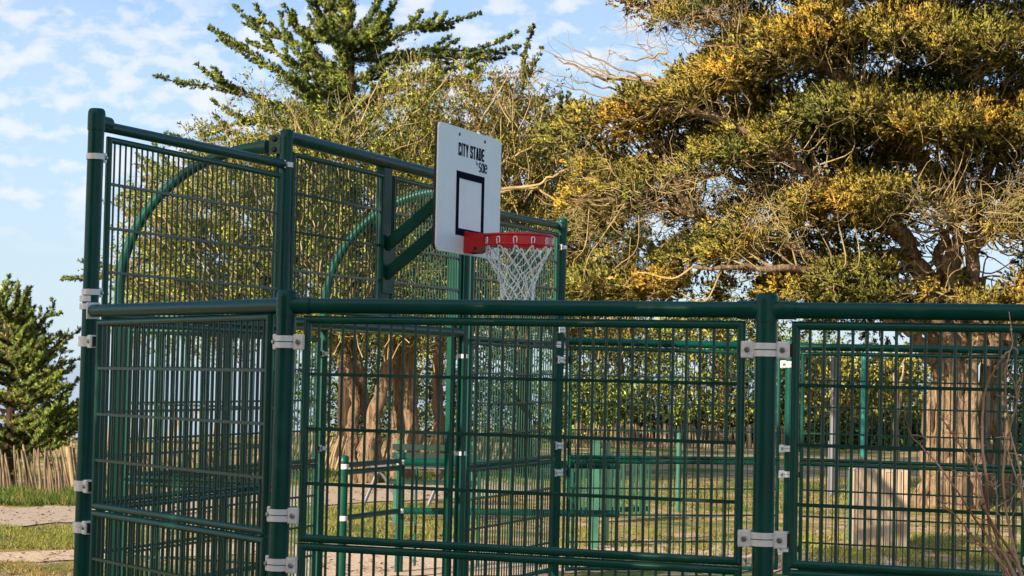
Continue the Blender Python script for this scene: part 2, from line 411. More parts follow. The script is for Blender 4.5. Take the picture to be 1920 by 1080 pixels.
# ------------------------------------------------------------------ basketball hoop
BL, BW, B0, B1 = .63, 1.149, 2.531, 3.373
hp = thing('basketball_hoop', V(BL, 0, 0), 'white backboard with red ring and white net above the goal', 'basketball hoop')
def rrect(w, h, r, n=8):
    o = []
    for cx, cy, a0 in ((w/2-r, h/2-r, 0), (-w/2+r, h/2-r, PI/2), (-w/2+r, -h/2+r, PI), (w/2-r, -h/2+r, 1.5*PI)):
        for k in range(n+1): a = a0+PI/2*k/n; o.append((cx+r*math.cos(a), cy+r*math.sin(a)))
    return o
def plate(mb, poly, x0, x1, cz):
    n = len(poly); v = [(x0, y, cz+z) for y, z in poly]+[(x1, y, cz+z) for y, z in poly]
    mb.add(v, [tuple(range(n))[::-1], tuple(range(n, 2*n))]+[(i, (i+1) % n, n+(i+1) % n, n+i) for i in range(n)])
BC = (B0+B1)/2
m = MB(); plate(m, rrect(BW, B1-B0, .04), BL-.010, BL, BC); bd = m.build('backboard', BOARD, hp)
m = MB(); plate(m, rrect(BW-.012, B1-B0-.012, .04), BL-.030, BL-.0105, BC); sub(m, 'backing_panel', BLACK, bd, hp)
for y in (-.36, .36): pass
# target square
m = MB(); x = BL+.0015
def sq(y0, y1, z0, z1): m.box(V(x, (y0+y1)/2, (z0+z1)/2), .003, y1-y0, z1-z0)
ya, yb, za, zb, tw = -.252, .255, 2.655, 3.083, .047
sq(ya, yb, zb-tw, zb); sq(ya, yb, za, za+tw); sq(ya, ya+tw, za+tw, zb-tw); sq(yb-tw, yb, za+tw, zb-tw)
sub(m, 'target_square', INK, bd, hp)
# lettering drawn as condensed block strokes; board seen from +X: reading direction is +Y
GL = {'C': [[(0, 0), (1, 0)], [(0, 0), (0, 1)], [(0, 1), (1, 1)]], }
def lettering(text, y0, z0, w, h, gap, st, mm, name, xoff=.0015, space=.5):
    mb = MB(); y = y0; X = BL+xoff
    def bar(ax, az, bx, bz, s=st):      # stroke between local points (0..1 box)
        a = V(0, y+s/2+ax*(cw-s), z0+s/2+az*(h-s)); b2 = V(0, y+s/2+bx*(cw-s), z0+s/2+bz*(h-s))
        a[0] = b2[0] = X; d = b2-a; ln = np.linalg.norm(d); d = d/ln; nn = np.cross(V(1, 0, 0), d)
        k = s*.5 if (abs(d[1]) < .1 or abs(d[2]) < .1) else s*.35
        mb.box((a+b2)/2+V(len(mb.v)*2e-5, 0, 0), .002, ln+2*k*.98, s if abs(d[2]) > .9 or abs(d[1]) < .9 else s*.85, (V(1, 0, 0), d, nn))
    for ch in text:
        cw = w
        if ch == ' ': y += w*space; continue
        if ch == 'I': cw = st
        if ch == 'C': S_ = [(0, .06, 0, .94), (.12, 0, .80, 0), (.12, 1, .80, 1), (.95, .84, .95, .92), (.95, .08, .95, .16)]
        elif ch == 'I': S_ = [(.5, 0, .5, 1)]
        elif ch == 'T': S_ = [(0, 1, 1, 1), (.5, 0, .5, 1)]
        elif ch == 'Y': S_ = [(.5, 0, .5, .42), (.5, .42, 0, 1), (.5, .42, 1, 1)]
        elif ch == 'S': S_ = [(.1, 1, .9, 1), (1, .95, 1, .82), (0, .95, 0, .64), (0, .60, 1, .40), (1, .36, 1, .06), (.1, 0, .9, 0), (0, .06, 0, .18)]
        elif ch == 'A': S_ = [(0, 0, .42, 1), (1, 0, .58, 1), (.2, .26, .8, .26)]
        elif ch == 'D': S_ = [(0, 0, 0, 1), (0, 1, .62, 1), (0, 0, .62, 0), (1, .2, 1, .8)]
        elif ch == 'E': S_ = [(0, 0, 0, 1), (0, 1, 1, 1), (0, .5, .85, .5), (0, 0, 1, 0)]
        for q in S_: bar(*q)
        y += cw + gap
    return sub(mb, name, mm, bd, hp)
lettering('CITY STADE', -.228, 3.187, .043, .087, .0105, .0150, INK, 'lettering', space=.62)
# rounded lower-case 'sae' and a small faint 'by' above-left of it
def strokes(paths, y0, z0, sc, r, mm, name):
    mb = MB()
    for pth in paths:
        pts = [V(BL+.0015, y0+a*sc, z0+c*sc) for a, c in pth]
        mb.tube(pts, r, 6)
    o = sub(mb, name, mm, bd, hp); return o
arc = lambda cx, cy, rx, ry, a0, a1, n=10: [(cx+rx*math.cos(math.radians(a0+(a1-a0)*k/n)), cy+ry*math.sin(math.radians(a0+(a1-a0)*k/n))) for k in range(n+1)]
s_path = arc(.32, .73, .27, .25, 40, 250, 8)+arc(.32, .26, .28, .25, 80, -140, 8)
a_path = arc(1.15, .5, .34, .5, -30, 205, 14)[:]
strokes([s_path, arc(1.12, .5, .32, .48, 0, 360, 18), [(1.50, 1.0), (1.50, 0)], arc(2.1, .5, .34, .48, 0, 320, 16), [(1.76, .5), (2.44, .5)]], .145, 3.112, .062, .0042, INKB, 'lettering')
strokes([[(0, 1.3), (0, 0)]+arc(.3, .35, .3, .35, 180, 540, 10)+[(.9, .7), (1.15, 0), (1.4, .7), (1, -.4)]], .095, 3.155, .022, .0016, INKG, 'lettering')
mb = MB()
for k, (yy, ww) in enumerate(((.02, .02), (.05, .03), (.09, .12), (.22, .06))): mb.box(V(BL+.001, yy+ww/2, 2.592), .002, ww, .006); mb.box(V(BL+.001, yy+ww/2, 2.577), .002, ww*.9, .005)
sub(mb, 'fine_print_lines', INKG, bd, hp)
for y in (-.215, .25):
    m = MB(); m.tube([V(BL-.001, y, 3.328), V(BL+.004, y, 3.328)], .011, 14); sub(m, 'bolt', INKB, bd, hp)
# arms
for y in (.0,):
    for dz in (0, -.20):
        m = MB(); a, b2 = V(-.0, y, 2.58+dz), V(BL-.035, y, 3.04+dz+.02); d = unit(b2-a); nn = np.cross(V(0, 1, 0), d)
        m.box((a+b2)/2, np.linalg.norm(b2-a), .05, .070, (d, V(0, 1, 0), nn)); ar = m.build('arm', GREENB, hp)
        m = MB(); m.tube([a-V(0, .032, 0)+d*.03, a+V(0, .032, 0)+d*.03], .014, 12); sub(m, 'bolt', BLACK, ar, hp)
m = MB(); m.box(V(.022, .03, 2.47), .02, .20, .40); m.build('mounting_plate', GREENB, hp)
m = MB(); m.box(V(BL-.045, -.30, BC), .03, .05, .7); m.box(V(BL-.045, .30, BC), .03, .05, .7); m.box(V(BL-.047, 0, BC+.1), .026, .6, .05); m.box(V(BL-.047, 0, BC-.1), .026, .6, .05); m.build('board_frame', GREEN2, hp)
# ring
RC = V(BL+.355, 0, 2.648); RR = .225
rg = MB(); ring(rg, RC, RC[2]-.055, RC[2]+.010, RR-.003, RR+.004, 48)
th = np.linspace(0, 2*PI, 49)
rg.tube([RC+V(RR*math.cos(q), RR*math.sin(q), .012) for q in th], .010, 10)
rg.tube([RC+V(RR*math.cos(q), RR*math.sin(q), -.052) for q in th], .007, 8)
rim = rg.build('ring', RED, hp)
m = MB()
# plate on the board, two side cheeks tapering to the ring, sloped underside
m.box(V(BL+.006, 0, 2.615), .008, .20, .145)
for sgn in (-1, 1):
    y = sgn*.098
    poly = [(BL+.003, 2.545), (BL+.06, 2.547), (BL+.175, 2.604), (BL+.19, 2.668), (BL+.003, 2.685)]
    v = [(px_, y-.003, pz) for px_, pz in poly]+[(px_, y+.003, pz) for px_, pz in poly]
    m.add(v, [tuple(range(5)), tuple(range(9, 4, -1))]+[(i, (i+1) % 5, 5+(i+1) % 5, 5+i) for i in range(5)])
v = [(BL+.058, -.095, 2.549), (BL+.058, .095, 2.549), (BL+.173, .095, 2.602), (BL+.173, -.095, 2.602)]
m.add(v+[(a, b2, c+.006) for a, b2, c in v], [(0, 1, 2, 3), (7, 6, 5, 4), (0, 4, 5, 1), (1, 5, 6, 2), (2, 6, 7, 3), (3, 7, 4, 0)])
m.box(V(BL+.09, 0, 2.672), .17, .19, .006)
br = m.build('ring_bracket', RED, hp)
m = MB(); m.tube([V(BL+.085, -.104, 2.572), V(BL+.085, -.098, 2.572)], .012, 12); sub(m, 'bolt', BLACK, br, hp)
m = MB(); nh = 12
for k in range(nh):
    q = 2*PI*(k+.5)/nh; o_ = V(math.cos(q), math.sin(q), 0); tt = V(-math.sin(q), math.cos(q), 0)
    c = RC+o_*(RR+.006)
    m.tube([c+tt*.010+V(0, 0, -.045), c+tt*.012+V(0, 0, -.015), c+tt*.008+V(0, 0, -.006), c-tt*.008+V(0, 0, -.006), c-tt*.012+V(0, 0, -.015), c-tt*.010+V(0, 0, -.045), c-o_*.012+V(0, 0, -.068)], .0036, 8)
sub(m, 'net_hook', CORD, rim, hp)
# net: diamond mesh, narrowing, slightly uneven
m = MB(); lv = [(0, .222), (-.08, .197), (-.145, .160), (-.20, .132), (-.25, .117), (-.30, .110), (-.35, .112)]
jit = {}
def node(i, k):
    k = k % nh
    if (i, k) not in jit:
        z, r = lv[i]; q = 2*PI*(k+.5+(i % 2)*.5)/nh + (random.uniform(-.07, .07) if i else 0)
        r2 = r*(1+(random.uniform(-.06, .06) if i else 0))
        jit[(i, k)] = RC+V(r2*math.cos(q), r2*math.sin(q), -.055+z+(random.uniform(-.012, .012) if i else 0))
    return jit[(i, k)]
for i in range(len(lv)-1):
    for k in range(nh):
        for dk in ((0, -1) if i % 2 == 0 else (0, 1)):
            a, b2 = node(i, k), node(i+1, k+dk); mid = (a+b2)/2+V(0, 0, -.008)+V(*(rng.normal(0, .004, 3)))
            m.tube([a, mid*.5+(a*.75+b2*.25)*.5, mid, mid*.5+(a*.25+b2*.75)*.5, b2], .0042, 6)
            if i == 0: m.tube([a+V(.004, .004, 0), mid+V(.006, -.004, 0), b2], .0030, 6)
for i in range(1, len(lv)):
    for k in range(nh):
        c = node(i, k); m.tube([c-V(0, 0, .009), c+V(0, 0, .009)], .0068, 6)
for k in range(nh):
    a, b2 = node(len(lv)-1, k), node(len(lv)-1, k+1); mid = (a+b2)/2-V(0, 0, .03)
    m.tube([a, mid*.6+a*.4, mid, mid*.6+b2*.4, b2], .0034, 6)
m.build('net', CORD, hp)
#@@TREES
# ------------------------------------------------------------------ ground, path, court, sea
def grid(name, x0, x1, y0, y1, nx, ny, z, m, hf=None):
    xs = np.linspace(x0, x1, nx); ys = np.linspace(y0, y1, ny); X, Y = np.meshgrid(xs, ys)
    Zz = np.full_like(X, z) if hf is None else hf(X, Y)
    v = np.stack([X, Y, Zz], -1).reshape(-1, 3)
    f = [(j*nx+i, j*nx+i+1, (j+1)*nx+i+1, (j+1)*nx+i) for j in range(ny-1) for i in range(nx-1)]
    me = bpy.data.meshes.new(name); me.from_pydata(v.tolist(), [], f); me.materials.append(m); me.polygons.foreach_set('use_smooth', [True]*len(f))
    o = bpy.data.objects.new(name, me); COL.objects.link(o); return o
def b_ground(t, b):
    p = geopos(t)
    n1 = noise(t, p, .35, 6, .6); n2 = noise(t, p, 2.2, 7, .65, .3); n3 = noise(t, p, 28, 4, .7)
    sand = ramp(t, n3, [(.3, (.46, .33, .22)), (.7, (.72, .56, .40))])
    dry = ramp(t, n3, [(.3, (.24, .18, .05)), (.7, (.42, .34, .11))])
    grn = ramp(t, n3, [(.3, (.07, .11, .022)), (.7, (.17, .22, .05))])
    c = mix(t, ramp(t, n2, [(.42, g3(0)), (.52, g3(1))]), sand, dry)
    c = mix(t, ramp(t, n1, [(.50, g3(0)), (.60, g3(1))]), c, grn)
    lt = ramp(t, noise(t, p, 9, 8, .8), [(.60, g3(0)), (.66, g3(.6))])      # litter of needles and cones
    c = mix(t, lt, c, (.13, .075, .035))
    t.links.new(c, b.inputs['Base Color']); bump(t, b, n3, .8, .04)
GROUND = mat('sandy_turf', rough=.95, spec=.1, build=b_ground)
def cliff(X, Y): return np.where(Y > 27+np.clip((X+19)*12, 0, 80), -9.6, 0.0)
o = grid('ground', -200, 150, -80, 109, 351, 190, 0, GROUND, cliff); o['kind'] = 'structure'
def b_path(t, b):
    p = geopos(t); n3 = noise(t, p, 30, 6, .7); n1 = noise(t, p, 1.2, 5, .6)
    c = ramp(t, n3, [(.3, (.36, .28, .21)), (.7, (.58, .48, .38))])
    c = mix(t, ramp(t, n1, [(.4, g3(0)), (.65, g3(.5))]), c, (.52, .42, .31))
    t.links.new(c, b.inputs['Base Color']); bump(t, b, n3, .5, .02)
PATHM = mat('compacted_gravel', rough=.95, spec=.1, build=b_path)
def strip(name, near, far, m, z=.012, wob=.25, seed=1):
    """ground strip between two polylines given as (photo column, distance)"""
    r = random.Random(seed); a = []; c = []
    def res(pl):
        o_ = []
        for (p0, d0), (p1, d1) in zip(pl[:-1], pl[1:]):
            for k in range(14): u = k/14; o_.append((p0+(p1-p0)*u, d0+(d1-d0)*u+r.uniform(-wob, wob)))
        o_.append(pl[-1]); return [gz(x, d, z) for x, d in o_]
    A, B = res(near), res(far); n = len(A)
    me = bpy.data.meshes.new(name); me.from_pydata([tuple(q) for q in A+B], [], [(i, i+1, n+i+1, n+i) for i in range(n-1)]); me.materials.append(m)
    o_ = bpy.data.objects.new(name, me); COL.objects.link(o_); o_['kind'] = 'structure'; return o_
strip('path', [(-900, 18.5), (60, 21.6), (700, 26.6), (1000, 28.8)], [(-900, 20.6), (60, 24.4), (700, 31), (1000, 33.5)], PATHM)
def b_sand(t, b):
    p = geopos(t); n3 = noise(t, p, 22, 6, .7)
    t.links.new(ramp(t, n3, [(.3, (.50, .37, .25)), (.7, (.78, .62, .46))]), b.inputs['Base Color']); bump(t, b, n3, .6, .03)
SANDM = mat('worn_sand', rough=.95, spec=.1, build=b_sand)
strip('sand_strip', [(-900, 15.6), (60, 17.75), (500, 19.0)], [(-900, 16.3), (60, 18.7), (500, 20.2)], SANDM, .008, .08, 3)
strip('sand_strip', [(560, 16.9), (900, 17.4), (1250, 18.3)], [(560, 20.0), (900, 20.5), (1250, 20.6)], SANDM, .008, .12, 5)
strip('sand_strip', [(1250, 18.3), (1600, 18.2), (2500, 18.4)], [(1250, 20.8), (1600, 19.4), (2500, 19.3)], SANDM, .010, .7, 6)
def b_turf(t, b):
    p = geopos(t); n = noise(t, p, 60, 3, .7); n1 = noise(t, p, .8, 5, .6)
    c = ramp(t, n, [(.3, (.04, .16, .035)), (.7, (.10, .30, .07))]); c = mix(t, ramp(t, n1, [(.45, g3(0)), (.7, g3(.4))]), c, (.20, .30, .14))
    t.links.new(c, b.inputs['Base Color']); bump(t, b, n, .6, .01)
TURF = mat('artificial_turf', rough=.9, spec=.1, build=b_turf)
poly = [Q1, P0, P1, P1+V(22, 0, 0), F2+V(22, 0, 0), F2, Q3, Q2, A2+V(.03, 0, 0), A1+V(.03, 0, 0)]
me = bpy.data.meshes.new('court_surface'); me.from_pydata([(*q[:2], .022) for q in poly], [], [tuple(range(len(poly)))]); me.materials.append(TURF)
o = bpy.data.objects.new('court_surface', me); COL.objects.link(o); o['kind'] = 'structure'
def b_sea(t, b): bump(t, b, noise(t, geopos(t), .05, 6, .6), .3, 2.0)
SEA = mat('sea_water', (.40, .50, .56), .35, build=b_sea)  # pale base stands in for haze over the water
o = grid('sea', -9000, 6000, 15, 16000, 3, 3, -9.0, SEA); o['kind'] = 'structure'

# ------------------------------------------------------------------ foliage kit
def nrm(a): return a/np.maximum(np.linalg.norm(a, axis=-1, keepdims=True), 1e-9)
class Leaves:
    def __init__(s): s.v = []; s.c = []; s.p = []
    def quads(s, P, D, L_, W_, C):
        n = len(P); side = nrm(np.cross(D, rng.normal(size=(n, 3)))); L_ = np.broadcast_to(L_, (n,))[:, None]; W_ = np.broadcast_to(W_, (n,))[:, None]
        q_ = np.stack([P, P+D*L_*.45+side*W_*.5, P+D*L_, P+D*L_*.45-side*W_*.5], 1); s.v.append(q_); s.c.append(C); return q_
    def tufts(s, B, Ax, Ln, n, ll, lw, C, spread=.7, cj=.18, cc=None):
        """B,Ax (T,3); Ln (T,); C (T,3): n leaves per tuft"""
        T = len(B); t = rng.random((T, n)); P = (B[:, None]+Ax[:, None]*(Ln[:, None]*t)[..., None]).reshape(-1, 3)
        P += rng.normal(size=P.shape)*np.repeat(Ln, n)[:, None]*.085
        D = nrm(np.repeat(Ax, n, 0)+rng.normal(size=P.shape)*spread)
        c = np.repeat(C, n, 0)*(1+rng.normal(size=(T*n, 1))*cj)
        c = np.repeat(C, n, 0)*(1+rng.normal(size=(T*n, 1))*cj)
        q_ = s.quads(P, D, ll*(.6+.8*rng.random(T*n)), lw*(.7+.6*rng.random(T*n)), np.clip(c, .004, .9))
        ctr = np.repeat(B+Ax*Ln[:, None]*.2, n, 0)[:, None]; pf = nrm(q_-ctr)*.9+(rng.normal(size=P.shape)*.10)[:, None]
        if cc is not None: pf = pf*.6+nrm(q_-np.repeat(cc, n, 0)[:, None])*.8
        s.p.append(nrm(pf))
    def build(s, name, m, parent, root): 
        return bulk(name, np.concatenate(s.v), 4, m, parent, np.concatenate(s.c), root=root, puff=np.concatenate(s.p))
def smooth(pts, n=6):
    pts = np.asarray(pts, float)
    if len(pts) < 3:
        u = np.linspace(0, 1, n+1)[:, None]; return pts[0]*(1-u)+pts[-1]*u
    P = np.concatenate([[2*pts[0]-pts[1]], pts, [2*pts[-1]-pts[-2]]]); o_ = []
    for i in range(1, len(P)-2):
        for k in range(n):
            t_ = k/n; a, b2, c, d = P[i-1], P[i], P[i+1], P[i+2]
            o_.append(.5*((2*b2)+(-a+c)*t_+(2*a-5*b2+4*c-d)*t_**2+(-a+3*b2-3*c+d)*t_**3))
    o_.append(pts[-1]); return np.array(o_)
class Twigs:      # thin 3-sided twigs gathered fast
    def __init__(s): s.mb = MB()
    def add(s, pts, r0, r1, n=3): pts = np.asarray(pts); s.mb.tube(pts, np.linspace(r0, r1, len(pts)), n, False)
def curl(p, d, ln, n=4, wob=.35, lift=0):
    o_ = [np.array(p)]; d = np.array(d)
    for k in range(n):
        d = unit(d+rng.normal(size=3)*wob+V(0, 0, lift)); o_.append(o_[-1]+d*ln/n)
    return np.array(o_)
def limb(mb, pts, r0, r1, n=12, wob=0.0, seg=6):
    P = smooth(pts, seg); 
    if wob: P[1:-1] += rng.normal(size=P[1:-1].shape)*wob
    r = np.linspace(r0, r1, len(P))*(1+rng.normal(size=len(P))*.03); mb.tube(P, r, n)
    return P
GOLD, ORNG, OLIV, GRN, DGRN, YGR = V(.68, .49, .075), V(.74, .44, .055), V(.46, .40, .085), V(.17, .22, .045), V(.035, .07, .02), V(.46, .42, .07)

# ------------------------------------------------------------------ big cypress on the right
ROOT = gz(1815, 28.2)
bt = thing('cypress_tree', ROOT, 'huge old cypress with golden green crown and broad pale fluted trunk on the right', 'tree')
tr = MB()
def pl(l): return [at(x, y, z) for x, y, z in l]
limbs = []
def L_(l, r0, r1, n=14, wob=.03): limbs.append(limb(tr, pl(l), r0, r1, n, wob)); 
gy = lambda x, z: 693+.021*(x-960)+F_PX*1.765/z
for x0, z0, top, r0 in ((1738, 28.0, [(1752, 760, 28.1), (1764, 660, 28.2), (1745, 560, 28.2)], .125), (1764, 27.9, [(1768, 780, 28.0), (1772, 650, 28.1), (1762, 540, 28.2), (1770, 430, 28.2)], .15), (1796, 27.75, [(1792, 780, 27.9), (1787, 640, 28.0), (1792, 520, 28.1), (1797, 400, 28.2), (1802, 240, 28.3), (1790, 40, 28.4)], .175),
                        (1828, 27.85, [(1822, 760, 27.9), (1826, 620, 28.0), (1820, 480, 28.1), (1850, 330, 28.3), (1880, 180, 28.5)], .15), (1852, 28.2, [(1846, 780, 28.2), (1850, 640, 28.3), (1842, 520, 28.3)], .12), (1884, 28.6, [(1872, 780, 28.5), (1876, 640, 28.5), (1905, 560, 28.5), (1990, 470, 28.6)], .17),
                        (1812, 28.6, [(1812, 800, 28.6), (1812, 650, 28.6), (1815, 500, 28.7)], .2)):
    L_([(x0-6, gy(x0, z0)+6, z0), (x0, gy(x0, z0)-60, z0)]+top, r0, r0*.45, 18, .035)
L_([(1780, 660, 28.1), (1735, 605, 28.0), (1690, 575, 27.8), (1640, 545, 27.4), (1560, 520, 27.0), (1450, 500, 26.6), (1300, 500, 26.3)], .15, .02)
L_([(1775, 640, 28.1), (1745, 560, 28.2), (1725, 505, 28.0), (1690, 450, 27.9), (1600, 380, 27.5), (1480, 300, 27.2), (1350, 230, 27.0), (1180, 190, 27)], .19, .02)
L_([(1790, 560, 28.0), (1775, 490, 27.6), (1790, 465, 27.4), (1800, 440, 27.2), (1780, 410, 27)], .07, .03)
L_([(1795, 400, 28.2), (1720, 290, 28.0), (1640, 200, 27.8), (1560, 140, 27.6), (1420, 60, 27.4), (1280, 20, 27.3), (1140, -10, 27.3)], .14, .015)
L_([(1500, 345, 27.2), (1478, 300, 27.1), (1470, 262, 27.0)], .035, .03, 8)
L_([(1495, 350, 27.3), (1510, 385, 27.5), (1560, 430, 27.7)], .035, .06, 8)
L_([(1245, 290, 26.8), (1262, 340, 26.8), (1290, 385, 26.9), (1340, 410, 27.1)], .022, .045, 8)
L_([(1640, 545, 27.4), (1500, 470, 27.4), (1380, 420, 27.2), (1200, 380, 27), (1060, 370, 27)], .07, .012)
L_([(1600, 380, 27.5), (1450, 360, 27.9), (1300, 320, 28.2), (1120, 290, 28.4)], .06, .012)
L_([(1830, 620, 28.0), (1880, 590, 27.6), (1930, 545, 27.4), (2050, 470, 27)], .13, .06)
L_([(1775, 700, 28.0), (1730, 650, 27.8), (1690, 610, 27.6), (1640, 580, 27.4), (1600, 575, 27.2)], .11, .04)
L_([(1790, 660, 27.9), (1760, 600, 27.7), (1740, 560, 27.6), (1725, 520, 27.5)], .10, .05)
L_([(1850, 680, 28.0), (1880, 620, 27.6), (1915, 590, 27.4), (1960, 560, 27.2)], .10, .05)
L_([(1820, 480, 28.1), (1880, 400, 27.4), (1960, 330, 27)], .10, .05)
L_([(1790, 120, 28.3), (1700, 40, 28.0), (1600, -30, 27.8), (1450, -80, 27.6)], .12, .03)
L_([(1560, 140, 27.6), (1500, 100, 27.2), (1400, 90, 27.0), (1290, 75, 26.9)], .05, .01)
L_([(1350, 230, 27.0), (1200, 160, 27.2), (1120, 150, 27.4), (1040, 105, 27.6)], .04, .008)
tr.build('trunk', BARK, bt)
allp = np.concatenate(limbs)
def pix(P):
    d = P-CAM; z = d@Fw; return 960+F_PX*(d@Rt)/z, 540-F_PX*(d@Up)/z
# crown: clumps inside an outline, with gaps of sky
edge = [(-60, 1150), (0, 1135), (20, 1190), (60, 1235), (90, 1200), (115, 1160), (140, 1210), (165, 1290), (190, 1150), (215, 1100), (240, 1035), (262, 1010), (300, 1090), (330, 1060), (400, 1040), (470, 1040), (520, 1080), (540, 1060), (575, 1100), (600, 1500), (640, 1560)]
gaps = [(1265, 100, 60, 50), (1160, 140, 90, 28), (1146, 272, 38, 18), (1345, 325, 36, 22), (1310, 350, 34, 14), (1400, 352, 20, 10), (1455, 382, 26, 9), (1470, 45, 32, 14), (1600, 42, 44, 17), (1540, 60, 26, 12), (1240, 405, 40, 18), (1160, 470, 60, 14), (1095, 500, 55, 22), (1200, 510, 60, 20), (1270, 470, 25, 10), (1330, 515, 45, 22), (1405, 540, 40, 18), (1385, 495, 20, 12), (1700, 530, 50, 26), (1760, 500, 30, 18), (1885, 500, 30, 20), (1911, 358, 14, 8), (1200, 20, 30, 14)]
ey = np.array([e[0] for e in edge], float); ex = np.array([e[1] for e in edge], float)
lv_ = Leaves(); tw = Twigs()
def ok(x, y, slack=0):
    if y > 560 and x < 1520: return False
    if y > 600+min(50, max(0, (1700-x)*.4)): return False
    if y > 600 and random.random() < .45: return False
    if x < np.interp(y, ey, ex)+slack: return False
    for gx, gy_, a, b2 in gaps:
        if ((x-gx)/a)**2+((y-gy_)/b2)**2 < 1.15: return False
    if 1700 < x < 1900 and y > 400 and random.random() < .82: return False
    return True
nclump = 0; tries = 0
trunk_c = at(1800, 300, 28.2)
while nclump < 2350 and tries < 40000:
    tries += 1
    x = random.uniform(1000, 2060); y = random.uniform(-130, 650)
    if not ok(x, y, 18): continue
    lay = .5+.5*math.sin(y/26+x/150+1.6*math.sin(x/110))            # plates of foliage with gaps between
    if random.random() > .35+.65*lay: continue
    u = (x-1000)/1000
    z = 28.2-(1.5*min(1, .35+u*1.3))*(lay*1.3-.35)+random.uniform(-1, 1)*.8+(random.random() < .3)*random.uniform(.4, 2)
    c = at(x, y, z)
    out_ = unit(unit(c-trunk_c)*V(1, 1, .35)+V(0, 0, .18)+rng.normal(size=3)*.25)
    r = random.uniform(.17, .36)
    # which tone: golden patches; recessed layers go darker green, shade put into the colour
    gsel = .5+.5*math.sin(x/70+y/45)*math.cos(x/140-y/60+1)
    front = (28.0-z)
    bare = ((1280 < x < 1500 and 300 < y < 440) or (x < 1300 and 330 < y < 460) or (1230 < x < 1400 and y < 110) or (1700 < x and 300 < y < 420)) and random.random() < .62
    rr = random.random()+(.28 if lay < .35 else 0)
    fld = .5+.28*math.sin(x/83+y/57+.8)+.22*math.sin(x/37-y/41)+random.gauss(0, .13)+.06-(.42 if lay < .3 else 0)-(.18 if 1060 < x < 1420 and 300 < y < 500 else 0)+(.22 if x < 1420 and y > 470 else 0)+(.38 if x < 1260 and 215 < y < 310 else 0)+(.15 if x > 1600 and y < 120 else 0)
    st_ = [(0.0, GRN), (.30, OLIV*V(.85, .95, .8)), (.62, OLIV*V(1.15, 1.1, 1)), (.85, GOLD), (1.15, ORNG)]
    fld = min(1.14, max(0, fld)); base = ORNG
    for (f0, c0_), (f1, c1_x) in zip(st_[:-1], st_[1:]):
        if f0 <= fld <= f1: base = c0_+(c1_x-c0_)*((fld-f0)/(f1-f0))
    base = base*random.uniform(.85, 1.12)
    nclump += 1
    # supporting twig from the nearest limb
    i = np.argmin(np.linalg.norm(allp-(c-out_*.5), axis=1)); q = allp[i]
    dist = np.linalg.norm(q-c)
    if dist < 1.3:
        m1 = q+(c-q)*.35+V(0, 0, -.10*dist)+rng.normal(size=3)*.13*dist; m2 = q+(c-q)*.7+rng.normal(size=3)*.10*dist
        tw.add(smooth([q, m1, m2, c], 4), .012+.004*dist, .004)
    nt_ = int(9 if bare else 22)
    dr_ = nrm(rng.normal(size=(nt_, 3))+out_*.55+V(0, 0, .55)); B = c+dr_*V(r, r, r*.6)*rng.uniform(.55, 1.0, (nt_, 1))
    Ax = nrm(out_*.55+dr_*.8+rng.normal(size=(nt_, 3))*.25+V(0, 0, .15))
    C = base*(1+rng.normal(size=(nt_, 1))*.14)
    inner = (dr_@(out_*.5+V(0, 0, .8))) < .15; C[inner] = C[inner]*.5+GRN*.5*.5          # inner sprays greener, and darkened to paint in shade under each clump
    if not bare:
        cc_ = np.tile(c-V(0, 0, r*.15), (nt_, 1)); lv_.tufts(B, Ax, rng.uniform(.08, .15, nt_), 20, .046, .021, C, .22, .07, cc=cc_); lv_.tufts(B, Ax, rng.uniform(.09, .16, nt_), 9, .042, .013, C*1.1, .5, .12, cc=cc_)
        for k in range(3):
            tw.add(curl(c-out_*.1, unit(out_+rng.normal(size=3)*.8), random.uniform(.2, .5), 4, .3), .006, .0025)
    else:
        lv_.tufts(B[:3], Ax[:3], rng.uniform(.06, .12, 3), 12, .04, .016, C[:3], .8)
        for k in range(13):
            p0 = c+rng.normal(size=3)*r*.7
            tw.add(curl(p0, unit(out_*.9+rng.normal(size=3)*.8), random.uniform(.25, .6), 5, .42, .06), .0065, .0025)
# dead wood against the sky
for x0, y0, x1, y1 in ((1290, 165, 1005, 90), (1280, 160, 1035, 70), (1250, 172, 1010, 130), (1270, 150, 1060, 120), (1240, 190, 1005, 140), (1300, 130, 1190, 80), (1220, 140, 1110, 120), (1250, 100, 1130, 95)):
    z = random.uniform(26.8, 27.8); a, b2 = at(x0, y0, z), at(x1, y1, z); c = at((x0+x1)/2, (y0+y1)/2+14, z)
    P = smooth([a, c, b2], 8); P[1:-1] += rng.normal(size=P[1:-1].shape)*.015; tw.add(P, .018, .004, 4)
    for k in range(9):
        i = random.randrange(4, len(P)-1); tw.add(curl(P[i], unit(b2-a+rng.normal(size=3)*.9+V(0, 0, .5)), random.uniform(.15, .45), 4, .25), .005, .002)
lv_.build('crown', LEAF, bt, bt); tw.mb.build('twigs', TWIG, bt)

